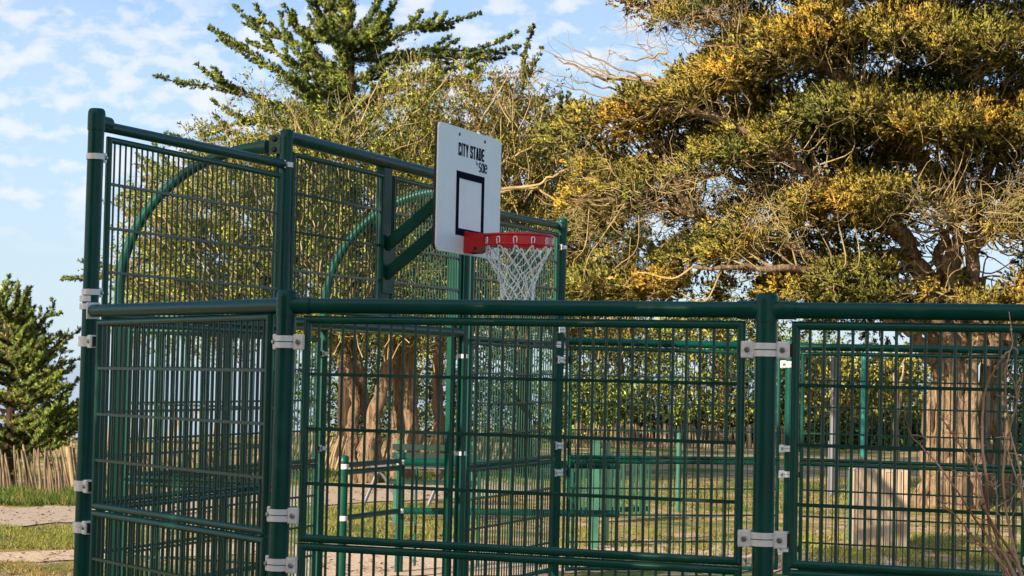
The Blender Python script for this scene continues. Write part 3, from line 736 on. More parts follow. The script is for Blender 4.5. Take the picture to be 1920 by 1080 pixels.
# ------------------------------------------------------------------ plume-branched young cypresses
def plume(lv, mb, pts, r0, r1, w0, w1, tone, dens=1.0, leafn=16, ll=.05, lw=.02, wood=True):
    """branch wrapped in foliage; w = plume half width from base to tip"""
    P = smooth(pts, 6); n = len(P)
    if wood: mb.tube(P+0, np.linspace(r0, r1, n), 6)
    seg = np.linalg.norm(np.diff(P, axis=0), axis=1); ln = seg.sum(); T = int(max(10, ln/.019*dens))
    u = rng.random(T)**.9; cum = np.concatenate([[0], np.cumsum(seg)])/ln
    B = np.stack([np.interp(u, cum, P[:, k]) for k in range(3)], 1)
    tg = np.gradient(P, axis=0); tg = nrm(np.stack([np.interp(u, cum, tg[:, k]) for k in range(3)], 1))
    w = w0+(w1-w0)*u; off = nrm(rng.normal(size=(T, 3))*V(1, 1, .75))
    B = B+off*(w*rng.random(T)*.55)[:, None]
    Ax = nrm(tg*1.0+off*.75+V(0, 0, .18)); C = tone*(1+rng.normal(size=(T, 1))*.25)
    hi = rng.random(T) < .18; C[hi] = C[hi]*V(2.2, 1.8, 1.3)
    lv.tufts(B, Ax, np.maximum(w*.8, .035), leafn, ll, lw, C, .5, .15, cc=B-off*np.maximum(w, .03)[:, None])
def plume_tree(name, label, root, trunk_pts, trunk_r, branches, tone, dens, ll=.05, lw=.02, w=(.16, .04), group=None, trunkmat=None, leafn=14, subs=3):
    t_ = thing(name, root, label, 'tree' if 'tree' in name else 'bush', group); mb = MB(); lv = Leaves()
    TP = smooth(trunk_pts, 6); mb.tube(TP, np.linspace(trunk_r, trunk_r*.15, len(TP)), 12)
    bm = MB()
    for pts, ww in branches:
        plume(lv, bm, pts, .03, .006, w[0]*ww, w[1]*ww, tone, dens, leafn, ll, lw)
        P = smooth(pts, 4); d = unit(P[-1]-P[0]); ln = np.linalg.norm(P[-1]-P[0])
        for k in range(subs):
            i = random.randrange(len(P)//4, max(len(P)//4+1, int(len(P)*.85))); sd_ = unit(d+rng.normal(size=3)*.45+V(0, 0, .1)); l2 = ln*random.uniform(.15, .34)
            e = P[i]+sd_*l2+V(0, 0, .12*l2)
            plume(lv, bm, [P[i], (P[i]+e)/2-V(0, 0, .03), e], .012, .004, w[0]*.7*ww, w[1]*.8*ww, tone, dens, leafn, ll, lw)
    mb.build('trunk', trunkmat or BARKD, t_); bm.build('branches', BARKD, t_); lv.build('crown', LEAF, t_, t_)
    return t_
def px3(l, z, dz=1.0, zt=None):
    """photo polyline -> 3-D, drifting in depth along its length"""
    k = random.uniform(-dz, dz); return [at(x, y, z+k*i/max(1, len(l)-1)) for i, (x, y) in enumerate(l)]
ZC = 37.0
br = []
spec = [([(655, 130), (600, 30), (585, -15)], 1), ([(655, 60), (620, 20), (590, -5)], .7), ([(655, 150), (570, 90), (500, 60), (468, 36)], 1), ([(600, 110), (560, 55), (548, 22)], .8),
 ([(640, 200), (540, 145), (450, 85), (392, 50)], 1.15), ([(640, 175), (570, 110), (510, 50), (475, 38)], .9), ([(630, 240), (520, 200), (420, 168), (330, 155)], 1.1), ([(600, 225), (500, 190), (440, 165), (405, 152)], .9),
 ([(640, 150), (560, 125), (520, 100), (505, 84)], .6), ([(660, 40), (640, 10), (580, 8)], .6), ([(670, 60), (700, 25), (720, -20)], 1.0), ([(680, 90), (720, 40), (735, 15)], .7),
 ([(690, 110), (760, 60), (830, 45), (898, 26)], 1.15), ([(680, 90), (720, 65), (770, 48), (770, 30)], .8), ([(690, 130), (780, 110), (880, 105), (972, 88)], 1.25), ([(700, 170), (800, 140), (870, 125), (905, 128)], 1.1), ([(700, 150), (790, 100), (870, 95), (965, 100)], 1.0),
 ([(680, 210), (780, 180), (860, 150), (900, 135)], 1.1), ([(655, 90), (620, 45), (610, 52), (585, 42)], .6), ([(655, 100), (690, 85), (720, 80), (735, 83)], .7), ([(620, 260), (540, 230), (470, 230), (395, 240)], 1.0), ([(620, 300), (520, 262), (450, 258), (400, 215)], .9),
 ([(620, 320), (500, 300), (400, 280), (310, 268)], 1.0), ([(620, 360), (480, 340), (380, 330), (270, 320)], 1.2), ([(620, 380), (480, 390), (350, 370), (240, 360)], 1.2), ([(620, 400), (480, 430), (350, 420), (235, 400)], 1.2),
 ([(620, 430), (450, 460), (330, 470), (205, 505)], 1.2), ([(620, 460), (450, 500), (330, 520), (150, 490)], 1.1), ([(620, 480), (450, 530), (330, 545), (210, 540)], 1.3), ([(620, 500), (500, 560), (350, 575), (250, 590)], 1.3), ([(560, 380), (420, 300), (330, 330), (270, 335)], .9)]
for l, w_ in spec: br.append((px3(l, ZC, 1.2), w_))
for k in range(52):      # inner and rear mass
    y0 = random.uniform(40, 540); sgn = random.choice((-1, 1)); ln = 60+(y0+60)*.42; x0 = 655+random.uniform(-20, 20)
    x1 = x0+sgn*ln*random.uniform(.35, .85); y1 = y0-random.uniform(.15, .5)*ln
    br.append((px3([(x0, y0), ((x0+x1)/2, (y0+y1)/2+10), (x1, y1)], ZC, 2.5), random.uniform(.9, 1.4)))
for k in range(10): 
    y0 = -40+k*34; br.append((px3([(655, y0+50), (652+random.uniform(-8, 8), y0+20), (655+random.uniform(-16, 16), y0-20)], ZC, .4), 1.7))
plume_tree('cypress_tree', 'dark green young cypress with upswept spiky branches against the sky, above the goal arch', gz(655, ZC), [gz(655, ZC), at(655, 500, ZC), at(658, 200, ZC), at(655, -60, ZC)], .2, br, V(.23, .31, .07), 1.15, ll=.052, lw=.016, w=(.155, .024), leafn=24, subs=4)
# second spire
br = []
for l, w_ in [([(950, 300), (975, 190), (985, 140), (978, 98)], .8), ([(950, 260), (945, 190), (940, 160)], .7), ([(960, 260), (930, 220), (905, 180)], .6), ([(960, 230), (1000, 200), (1030, 190)], .7), ([(990, 330), (1030, 260), (1060, 210), (1085, 190)], 1.1), ([(1000, 350), (1050, 290), (1080, 260)], 1), ([(960, 260), (900, 240), (840, 235)], .8)]: br.append((px3(l, 35, .8), w_))
for k in range(34):
    x0, y0 = random.uniform(900, 1060), random.uniform(260, 560); br.append((px3([(x0, y0), (x0+random.uniform(-25, 45), y0-40), (x0+random.uniform(-60, 80), y0-80)], 35, 1.2), random.uniform(.8, 1.2)))
plume_tree('cypress_tree', 'smaller dark cypress spire just above and right of the backboard', gz(985, 35), [gz(985, 35), at(985, 500, 35), at(965, 300, 35), at(960, 180, 35)], .15, br, V(.20, .24, .055), 1, ll=.052, lw=.018, w=(.16, .035), leafn=22)
# bushy young cypress on the far left
br = []; ZL = 28.6; TIPS = V(.16, .21, .04)
for l, w_ in [([(60, 700), (100, 660), (148, 618)], .9), ([(60, 690), (110, 645), (128, 622)], .55), ([(50, 760), (90, 700), (150, 672)], 1.1), ([(60, 790), (110, 745), (146, 712)], 1.1), ([(50, 680), (70, 620), (55, 585)], .8), ([(40, 660), (30, 590), (50, 560)], .8), ([(30, 640), (10, 570), (35, 533)], .9), ([(20, 620), (0, 560), (20, 528)], .8), ([(60, 640), (80, 600), (115, 588)], .5), ([(60, 720), (120, 700), (138, 690)], .6), ([(80, 790), (130, 765), (152, 757)], .7), ([(80, 800), (120, 790), (150, 785)], .8)]: br.append((px3(l, ZL, .5), w_))
for k in range(150):
    y0 = 560+280*random.random()**.8; c = 20; sg = random.choice((-1, 1, 1)); reach = 25+(y0-540)*.40; x1 = c+sg*reach*random.uniform(.4, 1.05); br.append((px3([(c, y0+20), (c+(x1-c)*.5, y0+8), (x1, y0-12-random.uniform(0, 24))], ZL, 1.6), random.uniform(.6, 1.1)))
plume_tree('cypress_bush', 'bushy green young cypress with feathery tips at the left edge, behind the paling fence', gz(20, ZL), [gz(20, ZL), at(20, 750, ZL), at(10, 560, ZL)], .09, br, V(.28, .40, .09), 1.0, ll=.042, lw=.012, w=(.07, .010), leafn=17, subs=2)

# ------------------------------------------------------------------ twiggy yellow-green tree on several stems
ZT = 31.0
yt = thing('leafy_tree', gz(700, ZT), 'twiggy yellow green tree on thick pale leaning stems, seen through the goal mouth', 'tree')
tm = MB()
base_y = gy(690, ZT)
stems = [([(662, base_y, 31.0), (658, 830, 31), (668, 760, 31), (650, 690, 31), (640, 600, 31)], .105, .06), ([(690, base_y, 30.8), (688, 850, 30.8), (705, 770, 30.8), (725, 690, 30.8), (740, 600, 30.8)], .15, .08), ([(702, base_y, 31.3), (700, 830, 31.2), (680, 740, 31.2), (668, 680, 31.2), (660, 600, 31.2)], .12, .07)]
T_end = []
for l, r0, r1 in stems: limb(tm, pl(l), r0, r1, 16, .02)
st2 = [([(745, 880, 32.0), (746, 760, 32), (748, 640, 32), (752, 560, 32), (740, 430, 32)], .115, .07), ([(772, 880, 31.6), (770, 760, 31.6), (768, 640, 31.6), (778, 560, 31.6), (800, 430, 31.6)], .115, .07)]
tm.build('trunk', BARK, yt)
yt2 = thing('leafy_tree', gz(760, 31.8), 'straight twin stemmed tree with pale bark, middle of the goal mouth', 'tree'); tm = MB()
for l, r0, r1 in st2:
    l[0] = (l[0][0], gy(l[0][0], l[0][2]), l[0][2]); limb(tm, pl(l), r0, r1, 16, .015)
tm.build('trunk', BARK, yt2)
yt3 = thing('pine_tree', gz(822, 34), 'slim reddish trunk at the right of the goal mouth, left of the goal post', 'tree'); tm = MB()
limb(tm, pl([(824, gy(822, 34), 34), (824, 800, 34), (820, 700, 34), (826, 600, 34), (830, 480, 34)]), .105, .08, 14, .012); tm.build('trunk', BARKR, yt3)
limb_ = MB()
def twiggy(root, cx, top, n, zc, tone, xr, yr, zr, fan=1.0, leafy=.9, name='crown', dens=1.0):
    """many upcurving forked shoots with small leaves; origins low, tips on the outline"""
    lv = Leaves(); tw = Twigs(); 
    for k in range(n):
        x, y = random.uniform(*xr), random.uniform(*yr)
        if y < top(x)+random.uniform(0, 10): continue
        z = zc+random.uniform(-1, 1)*zr; p = at(x, y, z)
        lean_ = (x-cx)/500
        d = unit(Rt*(lean_*1.0+random.gauss(0, .42))+Up*random.uniform(.5, 1.1)+Fw*random.gauss(0, .5))
        ln = random.uniform(.5, 1.15)
        P = curl(p-d*ln*.6, d, ln, 6, .16, .06); tw.add(P, .010, .003)
        thin = y < top(x)+90
        for j in range(4):
            i = random.randrange(1, 6); Q = curl(P[i], unit(d+rng.normal(size=3)*.6), ln*random.uniform(.22, .5), 4, .28, .08); tw.add(Q, .006, .0022)
            if random.random() < (leafy*.45 if thin else leafy):
                m_ = int(19*dens); idx = rng.integers(0, len(Q), m_); B = Q[idx]+rng.normal(size=(m_, 3))*.04
                C = tone*(1+rng.normal(size=(m_, 1))*.28); C[rng.random(m_) < .25] *= V(.55, .8, .6)
                lv.tufts(B, nrm(d+rng.normal(size=(m_, 3))*.7), np.full(m_, .05), 4, .052, .018, C, .7)
    a = tw.mb.build('twigs', TWIG, root); b2 = lv.build(name, LEAF, root, root); return a, b2
def outline(pts):
    xs = [a for a, _ in pts]; ys = [b2 for _, b2 in pts]; return lambda x: np.interp(x, xs, ys)
topA = outline([(200, 420), (300, 330), (400, 240), (470, 190), (510, 170), (560, 200), (620, 215), (680, 190), (730, 150), (780, 120), (850, 120), (900, 160), (1000, 220)])
twiggy(yt, 660, topA, 1150, 30.6, YGR*V(1.15, 1.3, 1.2), (230, 830), (90, 640), 1.6)
topB = outline([(740, 330), (800, 190), (850, 140), (900, 170), (940, 130), (1000, 160), (1040, 210), (1080, 260), (1150, 300), (1300, 420)])
twiggy(yt2, 900, topB, 950, 31.5, OLIV*V(1.35, 1.3, 1.2), (740, 1200), (110, 640), 1.5, leafy=.72)
# long pale boughs seen over the wing
tm = MB()
for l in ([(940, 355, 29.5), (1010, 345, 29.5), (1060, 320, 29.4), (1120, 330, 29.4)], [(938, 360, 29.6), (1000, 352, 29.6), (1050, 380, 29.5), (1110, 400, 29.5), (1160, 395, 29.5)], [(890, 340, 30), (950, 300, 30), (1000, 270, 30), (1020, 200, 30)], [(640, 330, 30), (650, 270, 30), (680, 220, 30), (710, 150, 30)], [(690, 330, 30), (740, 250, 30), (800, 190, 30), (850, 130, 30)], [(560, 330, 30), (570, 260, 30), (540, 200, 30), (520, 165, 30)], [(800, 330, 30.5), (790, 260, 30.5), (830, 190, 30.5), (870, 120, 30.5)], [(860, 300, 30.5), (900, 230, 30.5), (930, 180, 30.5), (960, 130, 30.5)],
          [(660, 620, 31), (640, 520, 30.7), (600, 430, 30.5), (560, 330, 30)], [(740, 620, 30.8), (745, 500, 30.6), (700, 400, 30.4), (690, 330, 30)], [(640, 620, 31), (560, 520, 30.8), (480, 440, 30.6), (400, 360, 30.4)], [(800, 470, 31.6), (850, 400, 31), (890, 340, 30)], [(745, 480, 32), (790, 400, 31), (800, 330, 30.5)], [(800, 470, 31.6), (880, 440, 30.6), (938, 360, 29.6)]):
    limb(tm, pl(l), .024, .008, 8, .010)
tm.build('boughs', TWIG, yt2)

# ------------------------------------------------------------------ background belt of trees and bushes
def bushy(name, label, cx, z, x0, x1, ytop, ybot, tone, n, cat='tree', group=None, trunk=None, zr=1.5, ll=.09, lw=.04, tone2=None, tmat=None):
    r = thing(name, gz(cx, z), label, cat, group)
    if trunk:
        m_ = MB()
        for l, r0, r1 in trunk: limb(m_, [at(a, b2, z) for a, b2 in l], r0, r1, 12, .02)
        m_.build('trunk', tmat or BARKR, r)
    lv = Leaves(); T = 0; B = []; C = []
    tf = ytop if callable(ytop) else (lambda x: ytop)
    nc = max(6, int(n))
    for k in range(nc):
        x, y = random.uniform(x0, x1), random.uniform(0, 1); yt_ = tf(x); y = yt_+(ybot-yt_)*y
        w_ = (1-((x-(x0+x1)/2)/((x1-x0)/2))**2)
        if random.random() > .35+w_: continue
        zz = z+random.uniform(-1, 1)*zr*max(.3, w_); c = at(x, y, zz)
        m_ = 12; b3 = c+rng.normal(size=(m_, 3))*V(.25, .25, .14)*z/40; B.append(b3)
        base = tone*2.3 if (tone2 is None or random.random() < .6) else tone2
        C.append(base*random.uniform(.7, 1.35)*(1+rng.normal(size=(m_, 1))*.2))
    B = np.concatenate(B); C = np.concatenate(C)
    Ax = nrm(rng.normal(size=B.shape)*.7+V(0, 0, .7)); lv.tufts(B, Ax, rng.uniform(.12, .25, len(B)), 9, ll, lw, C, .7)
    lv.build('crown' if cat == 'tree' else 'foliage', LEAF, r, r); return r
PG = V(.14, .19, .04)
bushy('pine_tree', 'bushy pine with slim pinkish trunk left of centre behind the far corner bay', 1163, 54, 1040, 1270, outline([(1040, 620), (1100, 590), (1180, 600), (1270, 600)]), 800, PG, 300, trunk=[([(1165, 875), (1163, 760), (1160, 690), (1168, 600)], .17, .12)], group=None, tone2=OLIV, zr=2.5)
bushy('pine_tree', 'bushy pine with slim pinkish trunk leaning beside the second low post', 1350, 52, 1230, 1470, outline([(1230, 600), (1300, 572), (1400, 570), (1470, 640)]), 790, V(.17, .21, .04), 300, trunk=[([(1340, 870), (1348, 800), (1355, 720), (1352, 640), (1360, 570)], .2, .13)], tone2=OLIV, zr=2.5)
bushy('evergreen_tree', 'dark evergreen mass low behind the goal mouth stems', 800, 50, 560, 1010, outline([(560, 640), (700, 600), (850, 600), (1010, 560)]), 815, V(.08, .11, .03), 420, zr=2)
bushy('evergreen_tree', 'dark hanging evergreen right behind the net and far corner post', 1110, 40, 1030, 1200, outline([(1030, 470), (1080, 500), (1200, 520)]), 575, V(.035, .055, .018), 130, zr=1)
bushy('evergreen_tree', 'green evergreen standing behind the low posts on the right', 1490, 55, 1430, 1580, outline([(1430, 600), (1480, 650), (1580, 640)]), 850, V(.11, .17, .04), 230, zr=2)
bushy('bush', 'bright yellow green bush left of the broad trunk, behind the teal pole', 1630, 52, 1530, 1740, outline([(1530, 700), (1580, 660), (1650, 680), (1740, 660)]), 820, V(.42, .36, .07), 330, 'bush', zr=2, tone2=YGR)
bushy('bush', 'dark green low bush under the bright yellow bush', 1640, 50, 1520, 1760, 795, 850, V(.04, .075, .02), 130, 'bush', zr=1.2)
bushy('evergreen_tree', 'dark evergreen to the right of the broad trunk', 1960, 40, 1880, 2080, outline([(1880, 560), (1960, 520), (2080, 500)]), 860, V(.04, .06, .02), 420, zr=2)
bushy('bush', 'yellow green bush behind the palings left of the slatted green screen', 1090, 50, 1000, 1180, 720, 850, V(.20, .24, .05), 170, 'bush', zr=1.5)
bushy('bush', 'low green bush behind the palings in the middle distance', 1340, 53, 1180, 1480, 770, 845, V(.06, .09, .03), 170, 'bush', zr=1.5)
# thin dead-looking tree between yellow bush and trunk
r = thing('young_tree', gz(1680, 40), 'slender pale young tree trunk just left of the broad trunk', 'tree'); m_ = MB()
limb(m_, [at(1681, gy(1681, 40), 40), at(1680, 800, 40), at(1684, 745, 40), at(1676, 700, 40)], .07, .04, 10, .01)
limb(m_, [at(1684, 745, 40), at(1692, 700, 40), at(1700, 660, 40)], .03, .012, 8, .01); m_.build('trunk', PALE, r)

# ------------------------------------------------------------------ palings
def palings(label, pts, h, gap, slant=.18, r=.018, posts=True, mm=PALE):
    root = thing('paling_fence', gz(*pts[0]), label, 'fence'); W_ = [gz(*q) for q in pts]; m_ = MB(); pm_ = MB(); wm = MB(); acc = 0
    for a, b2 in zip(W_[:-1], W_[1:]):
        ln = np.linalg.norm(b2-a); d = unit(b2-a); k = 0
        while k < ln:
            c = a+d*k; hh = h*random.uniform(.86, 1.08); sl_ = slant+random.gauss(0, .06)
            top = c+Z*hh-d*sl_*hh+V(*rng.normal(0, .015, 3)); mid = (c+top)/2+V(*rng.normal(0, .012, 3))
            m_.tube([c-Z*.05, mid, top-Z*.03, top], [r*random.uniform(.8, 1.2), r, r*.9, r*.35], 5); k += gap*random.uniform(.7, 1.3)
        k = .6
        while k < ln:
            c = a+d*k; k += 2.2
            if posts: pq = MB(); pq.tube([c, c+Z*h*1.05-d*slant*h], .04, 8); pq.build('post', PALE, root)
        for z in (.25, .8): wm.tube([a+Z*z*h-d*slant*z*h, b2+Z*z*h-d*slant*z*h], .004, 4)
    m_.build('pales', mm, root)
    wm.build('wire', GREYM, root)
palings('leaning chestnut paling fence at the left edge beyond the gravel path', [(-500, 25.2), (60, 27.0), (420, 28.0)], .585, .036, .16, .017, mm=PALEG)
palings('thin sparse paling fence farther back, left edge above the first palings', [(60, 40), (400, 42)], .95, .075, 0, .014, False)
palings('slanting chestnut palings behind the stems in the goal mouth', [(480, 34), (1010, 36)], .62, .07, -.28, .022)
palings('upright chestnut palings in the middle distance behind the far corner bay', [(1040, 47), (1480, 49)], .55, .07, .02, .024, mm=PALEG)

# ------------------------------------------------------------------ small site furniture
def PX(px, d_): return gz(px, d_)
# chicane barrier behind the goal
c1_, c2_ = PX(649, 16.6), PX(756, 17.6)
t = thing('entrance_barrier', c1_, 'green tubular entrance barrier with two capped posts inside the goal mouth', 'barrier')
for c in (c1_, c2_):
    m_ = MB(); cyl(m_, c, 0, 1.02, .036, 24); p_ = m_.build('post', GREEN2, t)
    m_ = MB(); m_.tube([c+Z*.985, c+Z*1.03, c+Z*1.042], [.04, .04, .02], 24); sub(m_, 'post_cap', GREEN2, p_, t)
    for h in (.95, .53): 
        m_ = MB(); ring(m_, c, h-.02, h+.02, .036, .041, 24); m_.build('clamp', ALU, t)
c3_ = c2_+unit(Rt*V(1, 1, 0))*1.9+unit(Fw*V(1, 1, 0))*.2
for h in (.96, .90): rail(t, c1_, c2_, h, r=.022, name='rail')
rail(t, c1_, c2_, .53, r=.024, name='rail'); rail(t, c2_, c3_, .95, r=.034, name='rail'); rail(t, c2_, c3_, .53, r=.03, name='rail')
m_ = MB()
for k in range(1, 14):
    q = c2_+(c3_-c2_)*k/14
    if k % 2: m_.tube([q+Z*.06, q+Z*.90], .012, 8)
m_.build('bars', GREEN2, t)
# bench
bq = PX(818, 23.5); ax = (unit(Rt*V(1, 1, 0)), unit(Fw*V(1, 1, 0)), Z)
t = thing('park_bench', bq, 'dark green slatted bench behind the entrance barrier, seen through the goal mouth', 'bench')
m_ = MB()
for k in range(3): m_.box(bq+Z*(.64+k*.10)+ax[1]*.24, 1.0, .03, .07, ax)
m_.build('backrest', DGREEN, t); m_ = MB()
for k in range(4): m_.box(bq+Z*.45+ax[1]*(-.18+k*.12), 1.0, .09, .035, ax)
m_.build('seat', DGREEN, t)
for s_ in (-.42, .42): 
    m_ = MB(); m_.box(bq+ax[0]*s_+Z*.22-ax[1]*.16, .07, .07, .44, ax); m_.build('leg', LGREEN, t)
    m_ = MB(); m_.box(bq+ax[0]*s_+Z*.46+ax[1]*.28, .07, .05, .92, ax); m_.build('leg', LGREEN, t)
# picnic table with bent grey tube legs
tq = PX(775, 26); t = thing('picnic_table', tq, 'dark topped picnic table on bent grey tube legs behind the barrier', 'table')
m_ = MB(); m_.box(tq+Z*.52, 1.0, .6, .05, ax); m_.build('tabletop', GREYM, t)
for s_ in (-.42, .4):
    m_ = MB(); m_.tube(smooth([tq+ax[0]*(s_-.18), tq+ax[0]*(s_-.08)+Z*.25, tq+ax[0]*s_+Z*.42, tq+ax[0]*(s_+.14)+Z*.5], 5), .025, 10); m_.build('leg', GREYM, t)
    m_ = MB(); m_.tube(smooth([tq+ax[0]*(s_+.3), tq+ax[0]*(s_+.16)+Z*.25, tq+ax[0]*(s_+.02)+Z*.45, tq+ax[0]*(s_-.05)+Z*.5], 5), .025, 10); m_.build('leg', GREYM, t)
# slatted green screen
q0 = PX(1070, 23.6); q1 = PX(1222, 24.2); t = thing('slatted_screen', q0, 'light green slatted board screen beyond the far corner bay', 'screen')
m_ = MB(); dd = unit(q1-q0); ln = np.linalg.norm(q1-q0); nn = V(-dd[1], dd[0], 0); k = .03
while k < ln:
    if random.random() > .12: m_.box(q0+dd*k+Z*.44, .030, .02, random.uniform(.70, .74), (dd, nn, Z))
    k += .062
m_.build('slats', LGREEN, t); m_ = MB(); m_.box((q0+q1)/2+Z*.74+nn*.025, ln, .03, .06, (dd, nn, Z)); m_.box((q0+q1)/2+Z*.15+nn*.025, ln, .03, .06, (dd, nn, Z)); m_.build('crosspiece', DGREEN, t)
for px_, dz_, mm_, hh in ((1120, 20.3, LGREEN, 1.06), (1140, 20.8, DGREEN, 1.03)):
    q = PX(px_, dz_); o = thing('square_post', q, 'light green square post in front of the slatted screen' if mm_ is LGREEN else 'dark green square post in front of the slatted screen', 'post')
    m_ = MB(); m_.box(q+Z*hh/2, .075, .075, hh, ax); m_.build('shaft', mm_, o); m_ = MB(); m_.box(q+Z*(hh+.008), .085, .085, .016, ax); m_.build('cap', mm_, o)
# wooden slat bin shelter
q = PX(1658, 20.9); t = thing('bin_shelter', q, 'upright pale wooden plank bin shelter on the grass beyond the far fence', 'bin shelter')
for k in range(7):
    m_ = MB(); w_ = random.uniform(.058, .072); m_.box(q+ax[0]*(-.225+k*.075)+Z*(.40+random.uniform(-.01, .01)), w_, .025, random.uniform(.78, .82), ax); m_.build('plank', PLANK, t)
for s_ in (-.25, .25):
    for k in range(5): m_ = MB(); m_.box(q+ax[0]*s_+ax[1]*(.06+k*.09)+Z*.40, .025, .07, .79, ax); m_.build('plank', PLANK, t)
m_ = MB(); m_.box(q+ax[1]*.25+Z*.81, .53, .50, .02, ax); m_.build('lid', PLANK, t)
# poles
def pole(name, label, px_, d_, r, h, mm_, cat='pole', base=None):
    q = PX(px_, d_); t = thing(name, q, label, cat); m_ = MB(); cyl(m_, q, 0 if base is None else base[0], h, r, 16); m_.tube([q+Z*h, q+Z*(h+.01)], [r, r*.4], 16); m_.build('shaft', mm_, t)
    if base: m_ = MB(); cyl(m_, q, 0, base[0], base[1], 16); m_.build('base_sleeve', base[2], t)
    return t
pole('park_pole', 'bright teal pole with rusty foot in front of the yellow bush', 1620, 36, .05, 2.2, TEAL, base=(.35, .055, BARKR))
pole('park_pole', 'dark grey sign pole left of the teal pole', 1563, 30, .045, 2.05, GREYM)
pole('marker_post', 'thin grey marker rod standing below the dark grey pole', 1556, 24, .008, 1.0, GREYM)
pole('marker_post', 'slim light green post at the left side of the wooden bin shelter', 1598, 21.6, .03, .78, LGREEN)
pole('marker_post', 'slim light green post seen between the bars left of the second low post', 1275, 26, .028, 1.0, LGREEN)
q = PX(1580, 31); t = thing('park_bench', q, 'small dark bench left of the wooden bin shelter', 'bench')
m_ = MB(); m_.box(q+Z*.42, .55, .3, .05, ax); m_.build('seat', DGREEN, t)
for s_ in (-.2, .2): m_ = MB(); m_.tube([q+ax[0]*s_, q+ax[0]*(s_+.05)+Z*.4], .03, 8); m_.build('leg', BARKR, t)

# ------------------------------------------------------------------ red-brown stems in the right foreground
ZS = 5.2; t = thing('shrub', gz(1910, ZS), 'bare red brown shrub stems in the right foreground before the mesh', 'shrub')
for l, r_ in (([(1912, 1110), (1880, 1040), (1840, 990), (1780, 900), (1740, 850), (1708, 815), (1695, 770)], .0042), ([(1918, 1110), (1880, 1030), (1850, 960), (1830, 880), (1790, 820), (1762, 780)], .0045), ([(1908, 1110), (1860, 1020), (1850, 900), (1841, 820), (1848, 730), (1880, 670), (1893, 658)], .005),
              ([(1925, 1110), (1895, 1000), (1880, 900), (1888, 830), (1905, 760), (1918, 700)], .005), ([(1915, 1110), (1870, 1050), (1820, 1000), (1790, 965), (1755, 945)], .004), ([(1925, 1110), (1905, 1050), (1865, 990), (1840, 940), (1826, 925)], .0055), ([(1930, 1100), (1915, 900), (1892, 800), (1885, 700), (1898, 640), (1892, 585)], .0032),
              ([(1940, 1110), (1935, 980), (1900, 880), (1880, 810)], .0035), ([(1925, 1090), (1890, 1040), (1860, 1030), (1800, 1010)], .003), ([(1865, 990), (1870, 940), (1866, 900), (1862, 872)], .002)):
    m_ = MB(); P = limb(m_, [at(x_, y_, ZS+random.uniform(-.15, .15)) for x_, y_ in l], r_*.85, r_*.35, 8, .0008, 5)
    for k in range(4): i = random.randrange(4, len(P)-2); m_.tube(curl(P[i], unit(P[i+1]-P[i]+rng.normal(size=3)*.5), random.uniform(.03, .12), 4, .25), [.0018, .0016, .0013, .001, .0008], 5)
    for k in range(5): i = random.randrange(3, len(P)-2); q = P[i]; m_.tube([q-unit(P[i+1]-P[i])*.004, q, q+unit(P[i+1]-P[i])*.008], [.001, r_*1.25, .001], 6)
    m_.build('stem', TWIGR, t)


# ------------------------------------------------------------------ grass
def grass(name, zones, col):
    V_, C_ = [], []
    for (x0, x1, d0, d1, n, h, tone) in zones:
        px_ = rng.uniform(x0, x1, n); dd_ = rng.uniform(d0, d1, n)
        # tufted distribution
        keep = (np.sin(px_*.05+dd_*2.1)+np.sin(px_*.021-dd_*1.3)+rng.normal(0, .8, n)) > -.4; px_, dd_ = px_[keep], dd_[keep]; n = len(px_)
        B = np.stack([gz(a, b2, .0) for a, b2 in zip(px_, dd_)])
        D = nrm(V(0, 0, 1)+rng.normal(size=(n, 3))*V(.45, .45, .1)); hh = h*rng.uniform(.4, 1.3, n)[:, None]
        side = nrm(np.cross(D, rng.normal(size=(n, 3))))*.006*d0/20
        tip = B+D*hh+rng.normal(size=(n, 3))*V(.3, .3, .05)*hh
        V_.append(np.stack([B-side, B+side, tip], 1)); c = tone*(1+rng.normal(size=(n, 1))*.25); dr = rng.random(n) < .25; c[dr] = V(.36, .28, .10); C_.append(np.clip(c, .01, .8))
    o_ = bulk(name, np.concatenate(V_), 3, GRASSM, None, np.concatenate(C_)); o_['kind'] = 'stuff'; o_['label'] = col; o_['category'] = 'grass'
Gg, Gy = V(.10, .19, .03), V(.24, .27, .06)
grass('grass', [(-40, 230, 24.6, 27.5, 12000, .13, Gg*.8), (-40, 230, 19, 21.6, 9000, .05, Gy), (-40, 230, 16.4, 17.8, 5000, .04, V(.34, .26, .10)), (560, 900, 21, 26, 7000, .06, Gy), (560, 1000, 31, 34, 5000, .10, Gg)], 'rough green and dry grass left of and behind the court')
grass('grass', [(1050, 1500, 18.6, 23, 7000, .06, Gy), (1050, 1500, 26, 34, 6000, .08, Gg), (1480, 1960, 18.8, 22.8, 9000, .08, V(.27, .33, .06)), (1480, 1960, 26, 36, 6000, .08, Gy), (1050, 1300, 18.2, 18.9, 2500, .10, Gg)], 'patchy grass between sandy ground on the right')

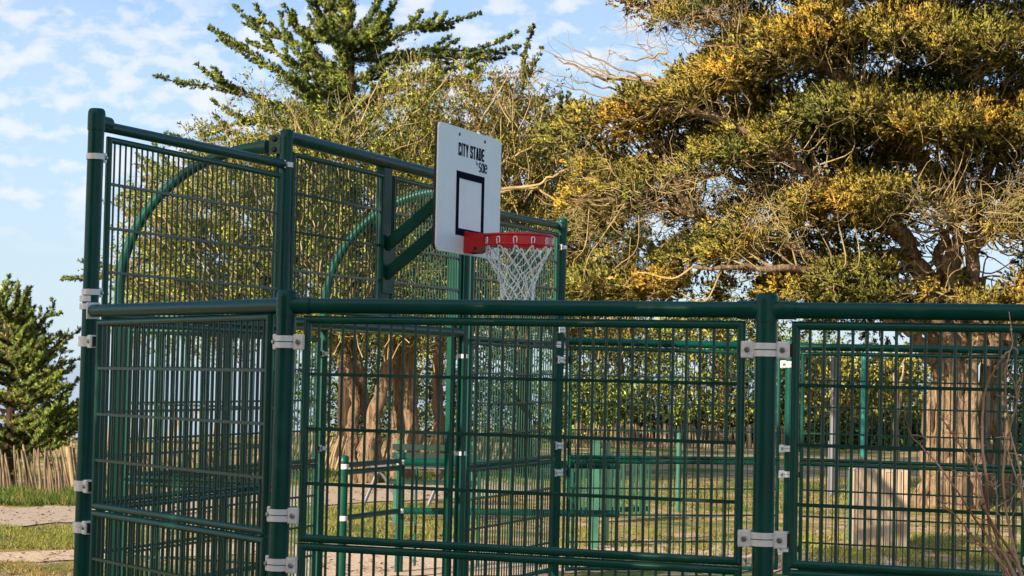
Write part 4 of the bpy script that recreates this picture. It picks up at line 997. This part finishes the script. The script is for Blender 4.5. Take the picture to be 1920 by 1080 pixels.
# fallen needles, cones and twigs on the bare ground
n = 16000; px_ = rng.uniform(-60, 1990, n); dd_ = 16.5+18*rng.random(n)**1.3; keep = (np.sin(px_*.013+dd_*1.7)+np.sin(px_*.004*dd_)+rng.normal(0, .7, n)) > 0
px_, dd_ = px_[keep], dd_[keep]; n = len(px_); Bp = np.stack([gz(a, b2, 0) for a, b2 in zip(px_, dd_)]); Bp[:, 2] = .016
inside = (Bp[:, 0] > -1.3) & (Bp[:, 1] < 5.2); Bp = Bp[~inside]; n = len(Bp)
a_ = rng.random(n)*2*PI; d_ = np.stack([np.cos(a_), np.sin(a_), rng.uniform(.0, .35, n)], 1); sd_ = np.stack([-np.sin(a_), np.cos(a_), rng.uniform(0, .4, n)], 1); l_ = rng.uniform(.02, .08, (n, 1)); w_ = rng.uniform(.006, .022, (n, 1))
q_ = np.stack([Bp, Bp+d_*l_*.5+sd_*w_, Bp+d_*l_, Bp+d_*l_*.5-sd_*w_], 1)
o = bulk('leaf_litter', q_, 4, GRASSM, None, np.where(rng.random((n, 1)) < .6, V(.14, .075, .035), V(.30, .20, .10))*rng.uniform(.7, 1.2, (n, 1))); o['kind'] = 'stuff'; o['label'] = 'brown needles, cones and twig bits scattered over the ground'; o['category'] = 'leaf litter'

# ------------------------------------------------------------------ trees just out of frame on the left that shade the near bays
for i, (e_, tt_, hh, rr_, lb) in enumerate(((1.75, 14.5, 11.4, 1.95, 'dense cypress out of view on the near left, first of the shading row'), (5.2, 14, 9.6, 2.2, 'dense cypress out of view on the near left, middle of the shading row'), (9.0, 13.5, 9.2, 2.2, 'dense cypress out of view behind the photographer'))):
    c = V(-.35*tt_+.94*e_, -.94*tt_-.35*e_, 0); root = thing('cypress_tree', c, lb, 'tree')
    m_ = MB(); m_.tube([c, c+Z*hh*.9], [.25, .05], 12); m_.build('trunk', BARK, root); lv = Leaves()
    n = 3600; h_ = rng.random(n)**.9; rad = rr_*(1-.45*h_**4)*np.sqrt(rng.random(n)); a = rng.random(n)*2*PI
    B = c+np.stack([rad*np.cos(a), rad*np.sin(a), .3+h_*(hh-.4)], 1)
    lv.tufts(B, nrm(np.stack([np.cos(a), np.sin(a), np.full(n, .8)], 1)), np.full(n, .3), 10, .22, .10, np.tile(DGRN*1.6, (n, 1)), .6); lv.build('crown', LEAF, root, root)
